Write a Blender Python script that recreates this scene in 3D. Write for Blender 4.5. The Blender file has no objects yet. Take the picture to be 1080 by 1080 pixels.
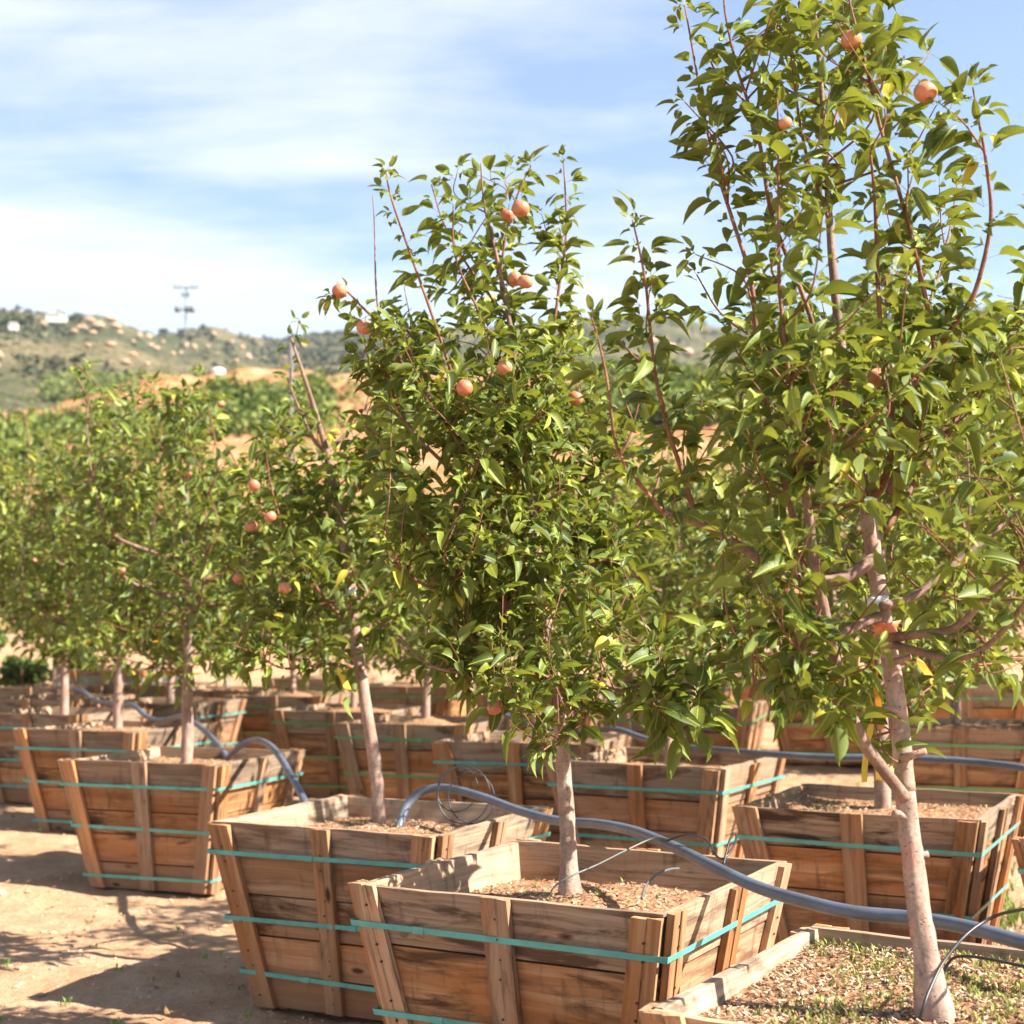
import bpy, math, random
import numpy as np
from math import sin, cos, pi, radians, exp
random.seed(7)
rng = np.random.default_rng(7)
scn = bpy.context.scene
COL = scn.collection

# ------------------------------------------------------------------ camera
FPX, PITCH, CAMZ = 1551.0, radians(4.336), 1.33
W = 0.90                                   # rim width of a planter crate, metres
cam_d = bpy.data.cameras.new('camera')
cam = bpy.data.objects.new('camera', cam_d)
COL.objects.link(cam)
cam.location = (0, 0, CAMZ)
cam.rotation_euler = (radians(90) + PITCH, 0, 0)
cam_d.sensor_width = 36
cam_d.lens = 36 * FPX / 1080
cam_d.clip_start, cam_d.clip_end = 0.1, 4000
cam_d.dof.use_dof = True
cam_d.dof.focus_distance = 3.45
cam_d.dof.aperture_fstop = 4.6
scn.camera = cam

# ------------------------------------------------------------------ world and sun
SUN_EL, SUN_ROT = radians(42), radians(108)
world = bpy.data.worlds.new('World')
scn.world = world
world.use_nodes = True
wt = world.node_tree
wt.nodes.clear()


class NT:
    """tiny node helper"""
    def __init__(s, tree):
        s.t = tree

    def n(s, typ, **kw):
        nd = s.t.nodes.new(typ)
        ins = kw.pop('ins', {})
        for k, v in kw.items():
            setattr(nd, k, v)
        for k, v in ins.items():
            sock = nd.inputs[k]
            if isinstance(v, bpy.types.NodeSocket):
                s.t.links.new(v, sock)
            else:
                sock.default_value = v
        return nd

    def math(s, op, a, b=0.0, c=None, clamp=False):
        nd = s.t.nodes.new('ShaderNodeMath')
        nd.operation = op
        nd.use_clamp = clamp
        for i, v in enumerate((a, b) if c is None else (a, b, c)):
            if isinstance(v, bpy.types.NodeSocket):
                s.t.links.new(v, nd.inputs[i])
            else:
                nd.inputs[i].default_value = v
        return nd.outputs[0]

    def ramp(s, fac, stops, interp='LINEAR'):
        nd = s.t.nodes.new('ShaderNodeValToRGB')
        nd.color_ramp.interpolation = interp
        el = nd.color_ramp.elements
        while len(el) < len(stops):
            el.new(0.5)
        for e, (p, c) in zip(el, stops):
            e.position = p
            e.color = (c, c, c, 1) if isinstance(c, (int, float)) else (*c, 1)
        s.t.links.new(fac, nd.inputs[0])
        return nd.outputs[0]

    def mix(s, fac, a, b, blend='MIX'):
        nd = s.t.nodes.new('ShaderNodeMix')
        nd.data_type = 'RGBA'
        nd.blend_type = blend
        for sock, v in ((nd.inputs[0], fac), (nd.inputs[6], a), (nd.inputs[7], b)):
            if isinstance(v, bpy.types.NodeSocket):
                s.t.links.new(v, sock)
            elif isinstance(v, (int, float)):
                sock.default_value = v if sock == nd.inputs[0] else (v, v, v, 1)
            else:
                sock.default_value = (*v, 1)
        return nd.outputs[2]

    def noise(s, vec, scale, detail=4, rough=0.55, dist=0.0):
        nd = s.t.nodes.new('ShaderNodeTexNoise')
        nd.inputs['Scale'].default_value = scale
        nd.inputs['Detail'].default_value = detail
        nd.inputs['Roughness'].default_value = rough
        nd.inputs['Distortion'].default_value = dist
        s.t.links.new(vec, nd.inputs['Vector'])
        return nd.outputs['Fac']

    def mapping(s, vec, scale=(1, 1, 1), loc=(0, 0, 0), rot=(0, 0, 0)):
        nd = s.t.nodes.new('ShaderNodeMapping')
        nd.inputs['Scale'].default_value = scale
        nd.inputs['Location'].default_value = loc
        nd.inputs['Rotation'].default_value = rot
        s.t.links.new(vec, nd.inputs['Vector'])
        return nd.outputs[0]

    def link(s, a, b):
        s.t.links.new(a, b)


q = NT(wt)
sky = q.n('ShaderNodeTexSky', sky_type='NISHITA', sun_disc=False, sun_elevation=SUN_EL, sun_rotation=SUN_ROT)
sky.air_density, sky.dust_density, sky.ozone_density, sky.altitude = 1.0, 0.7, 2.0, 200
tc = q.n('ShaderNodeTexCoord')
vec = tc.outputs['Generated']
sep = q.n('ShaderNodeSeparateXYZ', ins={0: vec})
# thin high cirrus: project the direction on a plane overhead, stretch along x
zz = q.math('MAXIMUM', sep.outputs[2], 0.02)
px_ = q.math('DIVIDE', sep.outputs[0], q.math('ADD', zz, 0.12))
py_ = q.math('DIVIDE', sep.outputs[1], q.math('ADD', zz, 0.12))
cv = q.n('ShaderNodeCombineXYZ', ins={0: px_, 1: py_, 2: 0.0}).outputs[0]
cm = q.mapping(cv, scale=(0.55, 0.75, 1), loc=(1.3, 4.4, 0), rot=(0, 0, 0.22))
c1 = q.noise(cm, 1.25, 7, 0.52, 0.5)
c2 = q.noise(q.mapping(cv, scale=(0.8, 2.6, 1), rot=(0, 0, 0.3)), 2.2, 6, 0.6, 0.3)
cc = q.math('ADD', q.math('MULTIPLY', c1, 0.75), q.math('MULTIPLY', c2, 0.25))
cloud = q.ramp(cc, [(0.40, 0.12), (0.58, 1.0)])
low = q.ramp(sep.outputs[2], [(0.06, 0.0), (0.26, 1.0)])
high = q.ramp(sep.outputs[2], [(0.36, 1.0), (0.62, 0.05)])
cloud = q.math('MULTIPLY', q.math('MULTIPLY', q.math('MULTIPLY', cloud, low), high), 0.92)
hs = q.n('ShaderNodeHueSaturation', ins={'Saturation': 1.02, 'Value': 1.45, 'Color': q.mix(1.0, sky.outputs[0], (.985, 1.0, 1.0), 'MULTIPLY')})
skyc = q.mix(cloud, hs.outputs[0], (6.9, 7.1, 7.2))
bg = q.n('ShaderNodeBackground', ins={'Color': skyc, 'Strength': 0.050})
wo = q.n('ShaderNodeOutputWorld', ins={0: bg.outputs[0]})

sl = bpy.data.lights.new('sun', 'SUN')
sl.energy, sl.angle, sl.color = 5.0, radians(0.53), (1.0, 0.93, 0.82)
sun = bpy.data.objects.new('sun', sl)
COL.objects.link(sun)
from mathutils import Vector, Matrix
sd = Vector((cos(SUN_EL) * sin(SUN_ROT), cos(SUN_EL) * cos(SUN_ROT), sin(SUN_EL)))
sun.rotation_euler = sd.to_track_quat('Z', 'Y').to_euler()
sun.location = sd * 50

scn.view_settings.view_transform = 'Standard'
scn.view_settings.look = 'None'
scn.view_settings.exposure = 1.76
scn.view_settings.gamma = 1
scn.render.engine = 'CYCLES'
scn.cycles.use_denoising = True
scn.cycles.max_bounces = 8
scn.cycles.diffuse_bounces = 3
scn.cycles.transparent_max_bounces = 8


# ------------------------------------------------------------------ helpers
def PX(px, py, Y):
    """world point on the sight line of a picture position at world distance Y"""
    x, u = (px - 540) / FPX, (540 - py) / FPX
    y = cos(PITCH) - u * sin(PITCH)
    z = sin(PITCH) + u * cos(PITCH)
    k = Y / y
    return np.array([x * k, Y, CAMZ + z * k])


def sstep(a, b, x):
    t = np.clip((x - a) / (b - a), 0, 1)
    return t * t * (3 - 2 * t)


_tab = rng.random((256, 256))


def vnoise(x, y):
    xi, yi = np.floor(x).astype(int), np.floor(y).astype(int)
    fx, fy = x - xi, y - yi
    fx, fy = fx * fx * (3 - 2 * fx), fy * fy * (3 - 2 * fy)
    g = lambda a, b: _tab[a & 255, b & 255]
    return (g(xi, yi) * (1 - fx) + g(xi + 1, yi) * fx) * (1 - fy) + (g(xi, yi + 1) * (1 - fx) + g(xi + 1, yi + 1) * fx) * fy - 0.5


def fbm(x, y, o=4):
    s, a = 0, 1.0
    for i in range(o):
        s = s + a * vnoise(x * 2 ** i + 17.3 * i, y * 2 ** i + 5.1 * i)
        a *= 0.5
    return s


_RB = np.array([0, 16, 20, 28, 40, 55, 70, 80, 90, 112])
_ZB = np.array([0, 0, .40, 2.0, 5.2, 9.2, 12.5, 14.6, 15.0, 13.2])
_HP = np.array([-1500, -400, 0, 30, 60, 100, 120, 140, 160, 190, 215, 240, 260, 290, 330, 380, 470, 560, 640, 700, 760, 850, 1000, 1500, 2600])
_HY = np.array([351, 356, 341, 343, 343, 341, 345, 354, 358, 353, 348, 352, 357, 360, 352, 348, 345, 338, 333, 330, 345, 342, 335, 350, 345])


def height(x, y):
    """terrain height, vectorised; plain ground, bank behind, then the far hills"""
    x, y = np.asarray(x, float), np.asarray(y, float)
    r = np.hypot(x, y)
    front = sstep(-0.2, 0.5, y / np.maximum(r, 1e-6))
    ratio = x / np.maximum(y, 0.5)
    a = .012 + .050 * sstep(-.15, .25, ratio)
    near = a * np.maximum(0, np.minimum(y, 22) - 7)
    px = 540 + 1551 * ratio
    lf = 0.82 + 0.18 * sstep(0, 190, px) - 0.05 * sstep(500, 900, px)
    bank = np.interp(r, _RB, _ZB) * lf * front + fbm(x * .12, y * .12, 3) * 1.3 * sstep(26, 50, r) + fbm(x * .6, y * .6, 4) * .8 * sstep(40, 60, r)
    z1 = near * front + bank
    rid = (657 - np.interp(np.clip(px, -1500, 2600), _HP, _HY)) / 1551
    R = 430 + 170 * sstep(120, 300, px)
    t = np.clip((r - 150) / (R - 150), 0, 1)
    g = .118 + (.148 - .118) * sstep(112, 150, r)
    g = g + (rid - .148) * (t ** .8)
    z2 = CAMZ + np.minimum(r, R) * g - np.maximum(0, r - R) * .12
    z2 = z2 + fbm(x * .02, y * .02, 4) * 12 * t * (1 - t) * 1.4 + fbm(x * .06, y * .06, 2) * 1.2 * t
    z2 = z2 * front
    k = sstep(100, 118, r)
    return z1 * (1 - k) + z2 * k


def H(x, y):
    return float(height(x, y))


class MB:
    def __init__(s):
        s.v, s.f, s.c, s.u, s.m, s.n = [], [], [], [], [], 0

    def add(s, V, F, col=(1, 1, 1), uv=None, mat=0):
        V = np.asarray(V, float).reshape(-1, 3)
        k = len(V)
        s.v.append(V)
        C = np.asarray(col, float)
        if C.ndim == 1:
            C = np.tile(C[:3], (k, 1))
        s.c.append(C)
        s.u.append(np.zeros((k, 2)) if uv is None else np.asarray(uv, float).reshape(-1, 2))
        b = s.n
        s.f += [tuple(int(i) + b for i in f) for f in F]
        s.m += [mat] * len(F)
        s.n += k

    def build(s, name, mats, parent=None, smooth=False, loc=None):
        me = bpy.data.meshes.new(name)
        V = np.concatenate(s.v)
        me.from_pydata(V.tolist(), [], s.f)
        C = np.concatenate(s.c)
        at = me.color_attributes.new('Col', 'FLOAT_COLOR', 'POINT')
        at.data.foreach_set('color', np.c_[C, np.ones(len(C))].astype(np.float32).ravel())
        U = np.concatenate(s.u)
        li = np.empty(len(me.loops), np.int32)
        me.loops.foreach_get('vertex_index', li)
        ul = me.uv_layers.new(name='UVMap')
        ul.data.foreach_set('uv', U[li].astype(np.float32).ravel())
        if not isinstance(mats, (list, tuple)):
            mats = [mats]
        for m in mats:
            me.materials.append(m)
        if len(mats) > 1:
            me.polygons.foreach_set('material_index', np.array(s.m, np.int32))
        if smooth:
            me.polygons.foreach_set('use_smooth', np.ones(len(me.polygons), bool))
        me.update()
        o = bpy.data.objects.new(name, me)
        COL.objects.link(o)
        if parent:
            o.parent = parent
        if loc is not None:
            o.location = loc
        return o


def tag(o, label=None, cat=None, group=None, kind=None):
    for k, v in (('label', label), ('category', cat), ('group', group), ('kind', kind)):
        if v:
            o[k] = v
    return o


def thing(name, loc, rz=0, label=None, cat=None, group=None):
    o = bpy.data.objects.new(name, None)
    o.empty_display_size = .1
    COL.objects.link(o)
    o.location = loc
    o.rotation_euler = (0, 0, rz)
    return tag(o, label, cat, group)


def copy_tree(o, parent=None):
    c = o.copy()
    COL.objects.link(c)
    c.parent = parent
    for ch in list(o.children):
        copy_tree(ch, c)
    return c


def hexa(mb, P, col, uvo=(0, 0), long_axis=0, mat=0):
    """box from 8 corners P[(x,y,z) bits order: z*4+y*2+x]; every face own vertices, uv u runs along the grain"""
    P = np.asarray(P, float)
    faces = [(0, 2, 3, 1), (4, 5, 7, 6), (0, 1, 5, 4), (2, 6, 7, 3), (0, 4, 6, 2), (1, 3, 7, 5)]
    bits = np.array([(i & 1, (i >> 1) & 1, (i >> 2) & 1) for i in range(8)], float)
    L = np.array([np.linalg.norm(P[1] - P[0]), np.linalg.norm(P[2] - P[0]), np.linalg.norm(P[4] - P[0])])
    ax = [0, 1, 2]
    ax.remove(long_axis)
    for f in faces:
        b = bits[list(f)] * L
        u = b[:, long_axis] + uvo[0]
        v = b[:, ax[0]] + b[:, ax[1]] + uvo[1]
        mb.add(P[list(f)], [(0, 1, 2, 3)], col, np.c_[u, v], mat)


def catmull(P, per=6):
    P = np.asarray(P, float)
    if len(P) < 3:
        return np.array([P[0] + (P[-1] - P[0]) * t for t in np.linspace(0, 1, per + 1)])
    Q = np.vstack([2 * P[0] - P[1], P, 2 * P[-1] - P[-2]])
    out = []
    for i in range(1, len(Q) - 2):
        a, b, c, d = Q[i - 1], Q[i], Q[i + 1], Q[i + 2]
        for k in range(per):
            t = k / per
            out.append(.5 * (2 * b + (c - a) * t + (2 * a - 5 * b + 4 * c - d) * t * t + (3 * b - a - 3 * c + d) * t ** 3))
    out.append(P[-1])
    return np.array(out)


def tube(mb, P, R, n=8, col=(1, 1, 1), lump=0.0, uvs=1.0, cap=True, mat=0):
    P = np.asarray(P, float)
    R = np.broadcast_to(np.asarray(R, float), (len(P),))
    T = np.gradient(P, axis=0)
    T /= np.linalg.norm(T, axis=1)[:, None] + 1e-9
    up = np.array([1., 0, 0]) if abs(T[0][0]) < .8 else np.array([0, 1., 0])
    nrm = up - T[0] * up.dot(T[0])
    nrm /= np.linalg.norm(nrm)
    V, U = [], []
    d = 0
    for i in range(len(P)):
        nrm = nrm - T[i] * nrm.dot(T[i])
        nrm /= np.linalg.norm(nrm) + 1e-9
        bn = np.cross(T[i], nrm)
        if i:
            d += np.linalg.norm(P[i] - P[i - 1])
        for k in range(n):
            a = 2 * pi * k / n
            rr = R[i] * (1 + (lump * vnoise(np.array(k * 1.3 + 40 * P[0][0]), np.array(d * 28)) * 2 if lump else 0))
            V.append(P[i] + (nrm * cos(a) + bn * sin(a)) * rr)
            U.append((d * uvs, k / n))
    F = []
    for i in range(len(P) - 1):
        for k in range(n):
            k2 = (k + 1) % n
            F.append((i * n + k, i * n + k2, (i + 1) * n + k2, (i + 1) * n + k))
    if cap:
        F.append(tuple(range(n))[::-1])
        F.append(tuple((len(P) - 1) * n + k for k in range(n)))
    mb.add(V, F, col, U, mat)


# ------------------------------------------------------------------ materials
def new_mat(name):
    m = bpy.data.materials.new(name)
    m.use_nodes = True
    m.node_tree.nodes.clear()
    k = NT(m.node_tree)
    out = k.n('ShaderNodeOutputMaterial')
    return m, k, out


def principled(k, out, col, rough=.8, spec=.3, normal=None, **kw):
    ins = {'Base Color': col if isinstance(col, bpy.types.NodeSocket) else (*col, 1), 'Roughness': rough, 'Specular IOR Level': spec}
    ins.update(kw)
    if normal is not None:
        ins['Normal'] = normal
    b = k.n('ShaderNodeBsdfPrincipled', ins=ins)
    k.link(b.outputs[0], out.inputs[0])
    return b


def bump(k, h, strength, dist):
    return k.n('ShaderNodeBump', ins={'Height': h, 'Strength': strength, 'Distance': dist}).outputs[0]


def mat_wood():
    m, k, out = new_mat('weathered_wood')
    uv = k.n('ShaderNodeUVMap', uv_map='UVMap').outputs[0]
    a = k.n('ShaderNodeAttribute', attribute_name='Col')
    s = k.n('ShaderNodeSeparateColor', ins={0: a.outputs['Color']})
    tone, grey, stain = s.outputs[0], s.outputs[1], s.outputs[2]
    warp = k.noise(k.mapping(uv, (2.0, 7, 1)), 1.0, 3, .5)
    w2 = k.n('ShaderNodeVectorMath', operation='ADD', ins={0: uv, 1: k.n('ShaderNodeCombineXYZ', ins={0: 0.0, 1: k.math('MULTIPLY', warp, .045), 2: 0.0}).outputs[0]}).outputs[0]
    grain = k.noise(k.mapping(w2, (2.2, 95, 1)), 1.0, 5, .62)
    fig = k.noise(k.mapping(w2, (1.1, 26, 1)), 1.0, 3, .5, .6)
    blot = k.noise(k.mapping(uv, (3.5, 6, 1)), 1.0, 4, .6)
    base = k.ramp(fig, [(0.22, (.27, .11, .042)), (0.44, (.39, .185, .078)), (0.62, (.50, .285, .145)), (0.8, (.58, .38, .22))])
    base = k.mix(k.ramp(grain, [(.30, .55), (.5, 0.0)]), base, (.13, .06, .028))
    gcol = k.ramp(grain, [(.28, (.19, .145, .105)), (.5, (.34, .265, .195)), (.75, (.47, .38, .30))])
    gfac = k.math('MULTIPLY', grey, k.ramp(blot, [(.25, .55), (.6, 1.0)]), clamp=True)
    base = k.mix(gfac, base, gcol)
    # dark stains and orange rain marks
    st = k.noise(k.mapping(uv, (2.6, 14, 1), (3.1, 8.2, 0)), 1.0, 5, .65, .8)
    sf = k.math('MULTIPLY', k.ramp(st, [(.50, 0.0), (.62, 1.0)]), stain, clamp=True)
    base = k.mix(sf, base, (.060, .032, .018))
    og = k.noise(k.mapping(uv, (1.7, 5, 1), (9.1, 2.2, 0)), 1.0, 3, .5)
    base = k.mix(k.math('MULTIPLY', k.ramp(og, [(.48, 0.0), (.66, .6)]), k.math('SUBTRACT', 1.0, grey), clamp=True), base, (.42, .16, .045))
    # rain streaks running down across the boards, dirt splashed near the ground
    gp = k.n('ShaderNodeNewGeometry').outputs['Position']
    dr = k.noise(k.mapping(gp, (30, 30, 2.2)), 1.0, 4, .6)
    base = k.mix(k.ramp(dr, [(.56, 0.0), (.72, .55)]), base, (.095, .055, .033))
    lz = k.n('ShaderNodeSeparateXYZ', ins={0: gp}).outputs[2]
    dn = k.math('ADD', lz, k.math('MULTIPLY', dr, -.25))
    base = k.mix(k.ramp(dn, [(-.02, .6), (.12, 0.0)]), base, (.30, .17, .10))
    # knots
    vo = k.n('ShaderNodeTexVoronoi', ins={'Vector': k.mapping(uv, (3.2, 8.5, 1)), 'Scale': 1.0, 'Randomness': 1.0})
    kn = k.ramp(vo.outputs['Distance'], [(.055, 1.0), (.11, 0.0)])
    base = k.mix(kn, base, (.085, .038, .016))
    mul = k.math('ADD', .62, k.math('MULTIPLY', tone, .66))
    base = k.mix(1.0, base, k.n('ShaderNodeCombineColor', ins={0: mul, 1: mul, 2: mul}).outputs[0], 'MULTIPLY')
    hgt = k.math('ADD', grain, k.math('MULTIPLY', kn, -.4))
    principled(k, out, base, .82, .2, bump(k, hgt, .55, .004))
    return m


def mat_bark(name, c1, c2, c3, lent):
    m, k, out = new_mat(name)
    uv = k.n('ShaderNodeUVMap', uv_map='UVMap').outputs[0]
    g = k.n('ShaderNodeNewGeometry').outputs['Position']
    n1 = k.noise(k.mapping(g, (1, 1, .45)), 22, 4, .6)
    n2 = k.noise(g, 120, 3, .6)
    col = k.ramp(n1, [(.32, c1), (.52, c2), (.68, c3)])
    vo = k.n('ShaderNodeTexVoronoi', ins={'Vector': k.mapping(g, (1, 1, 2.6)), 'Scale': 55.0})
    le = k.math('MULTIPLY', k.ramp(vo.outputs['Distance'], [(.10, 1.0), (.2, 0.0)]), lent)
    pk = k.noise(k.mapping(g, (1, 1, .22)), 38, 3, .5)
    col = k.mix(k.math('MULTIPLY', k.ramp(pk, [(.50, 0.0), (.62, .5)]), lent), col, (.50, .23, .17))
    v2 = k.n('ShaderNodeTexVoronoi', ins={'Vector': k.mapping(g, (1, 1, .8)), 'Scale': 9.0})
    sc2 = k.math('MULTIPLY', k.ramp(v2.outputs['Distance'], [(.05, 1.0), (.13, 0.0)]), lent)
    le = k.math('MAXIMUM', le, sc2)
    col = k.mix(le, col, (.09, .06, .05))
    col = k.mix(k.ramp(n2, [(.35, .35), (.6, 0.0)]), col, tuple(x * .5 for x in c1))
    h = k.math('ADD', k.math('MULTIPLY', n2, .5), k.math('ADD', n1, k.math('MULTIPLY', le, .8)))
    principled(k, out, col, .72, .3, bump(k, h, .6, .004))
    return m


def mat_leaf(name, dark, mid, light, under, trans=.30, rough=.36):
    m, k, out = new_mat(name)
    a = k.n('ShaderNodeAttribute', attribute_name='Col')
    s = k.n('ShaderNodeSeparateColor', ins={0: a.outputs['Color']})
    uv = k.n('ShaderNodeUVMap', uv_map='UVMap').outputs[0]
    su = k.n('ShaderNodeSeparateXYZ', ins={0: uv})
    col = k.ramp(s.outputs[0], [(0.0, dark), (.45, mid), (.9, light), (1.0, (light[0] * 1.7, light[1] * 1.25, light[2]))])
    # midrib and side veins, in leaf coordinates
    cx = k.math('ABSOLUTE', k.math('SUBTRACT', su.outputs[0], .5))
    rib = k.ramp(cx, [(.012, .65), (.05, 0.0)])
    vv = k.math('SINE', k.math('MULTIPLY', k.math('SUBTRACT', su.outputs[1], k.math('MULTIPLY', cx, .8)), 52.0))
    vein = k.ramp(vv, [(.80, 0.0), (1.0, .16)])
    col = k.mix(k.math('MAXIMUM', rib, vein), col, tuple(min(1, x * 2.0 + .02) for x in light))
    un = k.mix(s.outputs[1], under, tuple(x * .62 for x in under))
    geo = k.n('ShaderNodeNewGeometry')
    col2 = k.mix(geo.outputs['Backfacing'], col, un)
    rg = k.math('ADD', rough, k.math('MULTIPLY', geo.outputs['Backfacing'], .3))
    p = k.n('ShaderNodeBsdfPrincipled', ins={'Base Color': col2, 'Roughness': rg, 'Specular IOR Level': .28,
                                             'Normal': bump(k, k.math('ADD', vein, rib), -.25, .002)})
    tcol = k.mix(.55, col, (.40, .42, .035))
    t = k.n('ShaderNodeBsdfTranslucent', ins={'Color': tcol})
    mx = k.n('ShaderNodeMixShader', ins={0: trans, 1: p.outputs[0], 2: t.outputs[0]})
    k.link(mx.outputs[0], out.inputs[0])
    return m


def mat_simple(name, col, rough=.6, spec=.4, var=.0, scale=20, **kw):
    m, k, out = new_mat(name)
    g = k.n('ShaderNodeNewGeometry').outputs['Position']
    n = k.noise(g, scale, 4, .6)
    c = k.mix(k.ramp(n, [(.3, 0.0), (.7, 1.0)]), tuple(x * (1 - var) for x in col), tuple(min(1, x * (1 + var)) for x in col))
    principled(k, out, c, rough, spec, bump(k, n, .15, .004), **kw)
    return m


def mat_soil(name, cols, chip=1.0, sc=1.0):
    m, k, out = new_mat(name)
    g = k.n('ShaderNodeNewGeometry').outputs['Position']
    n1 = k.noise(g, 5 * sc, 5, .6)
    n2 = k.noise(g, 42 * sc, 5, .7)
    vo = k.n('ShaderNodeTexVoronoi', ins={'Vector': g, 'Scale': 55.0 * sc})
    col = k.ramp(n2, [(.3, cols[0]), (.5, cols[1]), (.7, cols[2])])
    col = k.mix(k.ramp(n1, [(.35, .35), (.65, 0.0)]), col, cols[0])
    col = k.mix(k.ramp(vo.outputs['Distance'], [(.0, .45), (.22, 0.0)]), col, cols[2])
    h = k.math('ADD', k.math('MULTIPLY', n1, 1.6), k.math('ADD', n2, k.math('MULTIPLY', vo.outputs['Distance'], .6)))
    principled(k, out, col, .95, .1, bump(k, h, .8, .016 / sc))
    return m


def mat_col(name, rough=.9, spec=.15, trans=0.0):
    """plain material whose tint comes from the mesh's own per-piece colour"""
    m, k, out = new_mat(name)
    a = k.n('ShaderNodeAttribute', attribute_name='Col').outputs['Color']
    g = k.n('ShaderNodeNewGeometry').outputs['Position']
    n = k.noise(g, 30, 3, .6)
    mul = k.math('ADD', .7, k.math('MULTIPLY', n, .6))
    c = k.mix(1.0, a, k.n('ShaderNodeCombineColor', ins={0: mul, 1: mul, 2: mul}).outputs[0], 'MULTIPLY')
    p = principled(k, out, c, rough, spec)
    if trans:
        t = k.n('ShaderNodeBsdfTranslucent', ins={'Color': c})
        mx = k.n('ShaderNodeMixShader', ins={0: trans, 1: p.outputs[0], 2: t.outputs[0]})
        k.link(mx.outputs[0], out.inputs[0])
    return m


M_wood = mat_wood()
M_nail = mat_simple('rusty_nail', (.05, .03, .02), .6)
M_trunk = mat_bark('pale_bark', (.21, .145, .115), (.36, .255, .20), (.49, .385, .31), .9)
M_limb = mat_bark('grey_brown_bark', (.14, .085, .06), (.23, .15, .11), (.33, .23, .18), .45)
M_shoot = mat_bark('red_shoot_bark', (.13, .055, .032), (.22, .095, .052), (.30, .15, .09), .3)
M_leaf = mat_leaf('apple_leaf', (.022, .048, .010), (.085, .125, .018), (.27, .30, .040), (.20, .26, .065), .26, .50)
M_leaf_far = mat_leaf('apple_leaf_row', (.032, .064, .012), (.105, .15, .022), (.29, .32, .05), (.22, .29, .11), .28, .44)
M_chip = mat_col('mulch_chips')
M_blade = mat_col('weed_blades', .6, .3, .35)
M_soil_box = mat_soil('potting_soil', ((.15, .075, .038), (.35, .19, .105), (.50, .32, .19)))
M_strap = mat_simple('turquoise_strapping', (.10, .36, .32), .45, .5, .22, 14)
M_strap_g = mat_simple('green_strapping', (.12, .33, .14), .4, .5, .08, 60)
M_hose = mat_simple('blue_grey_pipe', (.095, .11, .145), .42, .5, .30, 9)
M_tube = mat_simple('black_drip_tube', (.025, .026, .03), .4, .5)
M_tubeg = mat_simple('grey_drip_tube', (.10, .105, .105), .45, .5)
M_apple = None


def mat_apple():
    m, k, out = new_mat('apple_skin')
    tcn = k.n('ShaderNodeTexCoord').outputs['Object']
    n = k.noise(k.mapping(tcn, (1, 1, .35)), 55, 4, .6)
    sp = k.noise(tcn, 260, 2, .5)
    col = k.ramp(n, [(.30, (.52, .28, .11)), (.48, (.50, .16, .08)), (.66, (.42, .08, .05))])
    col = k.mix(k.ramp(sp, [(.62, 0.0), (.7, .5)]), col, (.75, .55, .3))
    oi = k.n('ShaderNodeObjectInfo').outputs['Random']
    col = k.mix(k.math('MULTIPLY', oi, .4), col, (.58, .33, .18))
    principled(k, out, col, .45, .45)
    return m


M_apple = mat_apple()


# ------------------------------------------------------------------ terrain
def mat_ground():
    m, k, out = new_mat('dry_tan_soil')
    g = k.n('ShaderNodeNewGeometry').outputs['Position']
    n0 = k.noise(g, .55, 4, .6)
    n1 = k.noise(g, 3.2, 6, .62)
    n2 = k.noise(g, 26, 6, .7)
    n3 = k.noise(g, 150, 3, .7)
    col = k.ramp(n1, [(.30, (.36, .20, .115)), (.50, (.50, .315, .19)), (.70, (.60, .41, .27))])
    col = k.mix(k.ramp(n0, [(.35, .4), (.6, 0.0)]), col, (.45, .25, .13))
    col = k.mix(k.ramp(n2, [(.34, .45), (.52, 0.0)]), col, (.28, .16, .095))
    col = k.mix(k.ramp(n3, [(.60, 0.0), (.72, .4)]), col, (.66, .50, .36))
    # upper bank: redder cut earth, patches of dry weeds
    sp = k.n('ShaderNodeSeparateXYZ', ins={0: g})
    up = k.ramp(k.math('MULTIPLY', sp.outputs[1], .01), [(.16, 0.0), (.35, 1.0)])
    red = k.ramp(n0, [(.3, (.36, .145, .065)), (.55, (.46, .215, .105)), (.7, (.47, .30, .18))])
    col = k.mix(up, col, red)
    wd = k.noise(g, 0.9, 5, .7)
    wf = k.math('MULTIPLY', k.math('MULTIPLY', k.ramp(wd, [(.48, 0.0), (.58, 1.0)]), up), .75)
    col = k.mix(wf, col, (.14, .15, .05))
    h = k.math('ADD', k.math('MULTIPLY', n1, 2.2), k.math('ADD', n2, k.math('MULTIPLY', n3, .35)))
    principled(k, out, col, .95, .1, bump(k, h, .75, .035))
    return m


def mat_hill():
    m, k, out = new_mat('chaparral_hillside')
    g = k.n('ShaderNodeNewGeometry').outputs['Position']
    n0 = k.noise(g, .012, 5, .6)
    n1 = k.noise(g, .075, 6, .7)
    n2 = k.noise(g, .5, 4, .6)
    col = k.ramp(n1, [(.34, (.045, .058, .034)), (.50, (.080, .088, .048)), (.61, (.15, .13, .08)), (.72, (.36, .23, .145))])
    col = k.mix(k.ramp(n0, [(.45, 0.0), (.62, .55)]), col, (.26, .20, .115))
    col = k.mix(k.ramp(n2, [(.4, .4), (.55, 0.0)]), col, (.04, .05, .025))
    principled(k, out, col, 1.0, .0, bump(k, k.math('ADD', n1, n2), .8, 3.0))
    return m


def polar(rs, az):
    rr, aa = np.meshgrid(rs, az, indexing='ij')
    x, y = rr * np.sin(aa), rr * np.cos(aa)
    return x, y


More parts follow.
